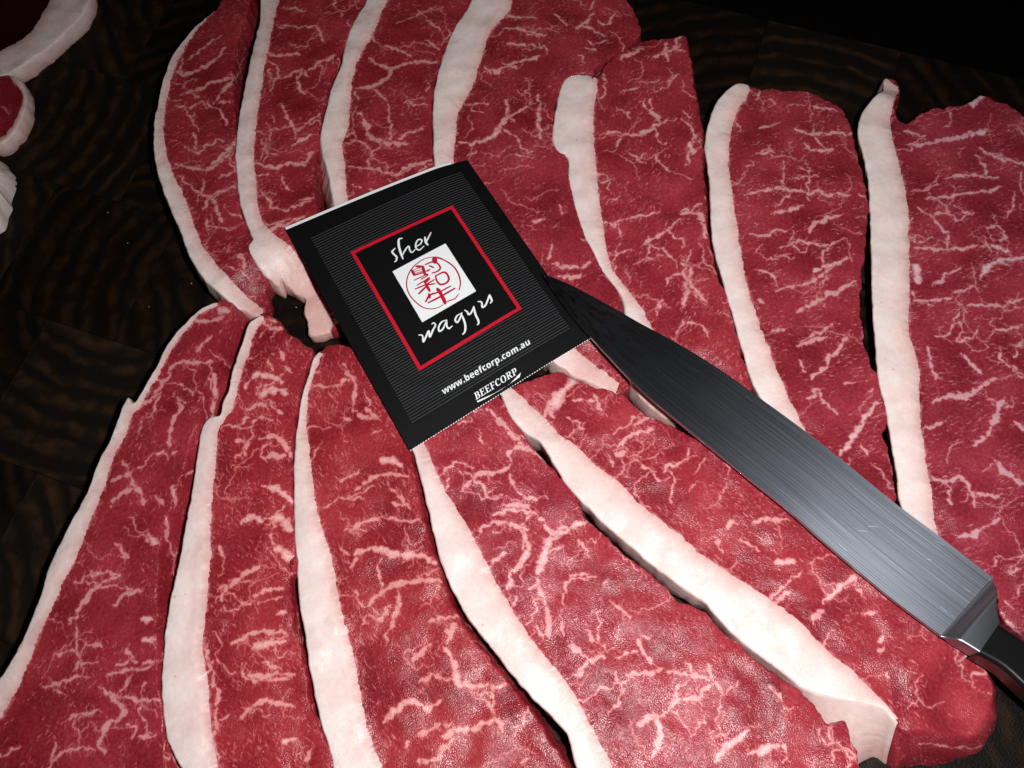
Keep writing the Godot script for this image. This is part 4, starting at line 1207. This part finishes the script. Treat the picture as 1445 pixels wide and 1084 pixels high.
func make_knife() -> void:
	var root := thing("kitchen_knife", "long steel kitchen knife with black handle lying across the steaks, tip on the card", "knife")
	var base := points(SPINE)[0]
	root.position = Vector3(base.x, 0, base.y) * MM
	var f := FastNoiseLite.new()
	f.seed = 90
	f.frequency = 0.12
	f.fractal_octaves = 2
	var lines := f.get_image(1024, 1024)
	lines.resize(1024, 12, Image.INTERPOLATE_NEAREST)
	lines.resize(1024, 1024, Image.INTERPOLATE_CUBIC)
	lines.bump_map_to_normal_map(2.0)
	var brushed := ImageTexture.create_from_image(lines)
	var n := 80
	var s := resample(points(SPINE), n)
	var g := resample(points(EDGE), n)
	var faces := [[], [], []]
	var wide := 10
	for i in n:
		var t := float(i) / (n - 1)
		var y := 26.6 - 1.9 * t
		var half := 1.0 * smoothstep(-0.02, 0.12, t)
		var top := PackedVector3Array()
		var bottom := PackedVector3Array()
		var back := PackedVector3Array()
		for k in wide + 1:
			var w := float(k) / wide
			var p := s[i].lerp(g[i], w) - base
			var th := lerpf(half, 0.12, w)
			var lie := y + 1.7 - 3.9 * w * smoothstep(0.0, 0.25, t)
			top.append(Vector3(p.x, lie + th, p.y) * MM)
			bottom.append(Vector3(p.x, lie - th, p.y) * MM)
		var o := (s[i] - g[i]).normalized()
		for k in 5:
			var a := PI * (0.5 - k / 4.0)
			var p := s[i] - base + o * cos(a) * 0.35
			back.append(Vector3(p.x, y + 1.7 + half * sin(a), p.y) * MM)
		faces[0].append(top)
		faces[1].append(bottom)
		faces[2].append(back)
	var acc := Acc.new()
	var away := s[40] - g[40]
	acc.grid(faces[0], Vector3.UP)
	acc.grid(faces[1], Vector3.DOWN)
	acc.grid(faces[2], Vector3(away.x, 0.3, away.y))
	var blade_steel := steel(1.0, brushed, 0.06)
	var print_ := blade_print()
	blade_steel.albedo_color = Color.WHITE
	blade_steel.albedo_texture = print_[0]
	blade_steel.roughness_texture = print_[1]
	part("blade", acc.mesh(), blade_steel, root)
	# bolster: swells from the blade in a hollow curve
	var bs := resample(points(BOLSTER_SPINE), 14)
	var bg := resample(points(BOLSTER_EDGE), 14)
	var tube := []
	for i in 14:
		var t := i / 13.0
		var half := lerpf(0.9, 5.2, smoothstep(0.0, 1.0, clampf((t - 0.02) / 0.42, 0.0, 1.0)))
		tube.append(loop(bs[i] - base, bg[i] - base, 27.8, half, minf(1.2, half * 0.6), 3.9))
	acc = Acc.new()
	acc.grid(tube, Vector3.ZERO, [], true)
	part("bolster", acc.mesh(), steel(0.42, null, 0.0), root)
	var black := StandardMaterial3D.new()
	black.resource_name = "black handle"
	black.albedo_color = rgb(20, 20, 21)
	black.roughness = 0.28
	black.metallic_specular = 0.5
	var hs := resample(points(HANDLE_SPINE), 30)
	var hg := resample(points(HANDLE_EDGE), 30)
	tube = []
	for i in 30:
		tube.append(loop(hs[i] - base, hg[i] - base, 25.9, 7.0 + 0.4 * sin(i * 0.1), 2.6, 3.0))
	acc = Acc.new()
	acc.grid(tube, Vector3.ZERO, [], true)
	var cap := PackedVector3Array()
	var mid := Vector3.ZERO
	for p in tube[29]:
		mid += p / tube[29].size()
	for p in tube[29]:
		cap.append(mid)
	acc.grid([tube[29], cap], Vector3(away.x, 0, away.y).rotated(Vector3.UP, PI / 2))
	part("handle", acc.mesh(), black, root)


func loop(a: Vector2, b: Vector2, y: float, half: float, r: float, roll: float) -> PackedVector3Array:
	# a rounded rectangle standing between the spine side and the edge side
	var out := PackedVector3Array()
	var across := b - a
	var l := across.length()
	var u := across / l
	for corner in 4:
		var cx := r if corner in [0, 3] else l - r
		var cy := half - r if corner in [0, 1] else -(half - r)
		for k in 6:
			var ang := PI - PI * 0.5 * corner - PI * 0.5 * k / 5.0
			var p := a + u * (cx + cos(ang) * r)
			out.append(Vector3(p.x, y + cy + sin(ang) * r - roll * (cx + cos(ang) * r) / l, p.y) * MM)
	return out


# ---------------------------------------------------------------- scraps

func make_crumbs() -> void:
	var n := 0
	var dull := StandardMaterial3D.new()
	dull.resource_name = "fat crumb"
	dull.albedo_color = rgb(128, 116, 110)
	dull.roughness = 0.6
	for p in points(CRUMBS):
		var ring := PackedVector2Array()
		for k in 10:
			ring.append(p + Vector2.from_angle(-TAU * k / 9.0) * rng.randf_range(0.25, 0.5))
		ring[9] = ring[0]
		var o := part(numbered("fat_crumb"), blob_mesh(ring, 0.1, 0.5, 0.8), dull, self)
		tag(o, ["tiny fat crumb near the upper end of the short curved steak", "tiny fat crumb on bare board left of the card, beside the short curved steak", "tiny fat crumb on bare board above the lowest left steak", "tiny fat crumb in the dark gap left of the card corner", "tiny fat crumb alone on bare board at far left of the steaks", "tiny fat crumb on dark board between the red trimming and the short curved steak"][n], "fat crumb", "tiny fat crumbs on the board")
		n += 1
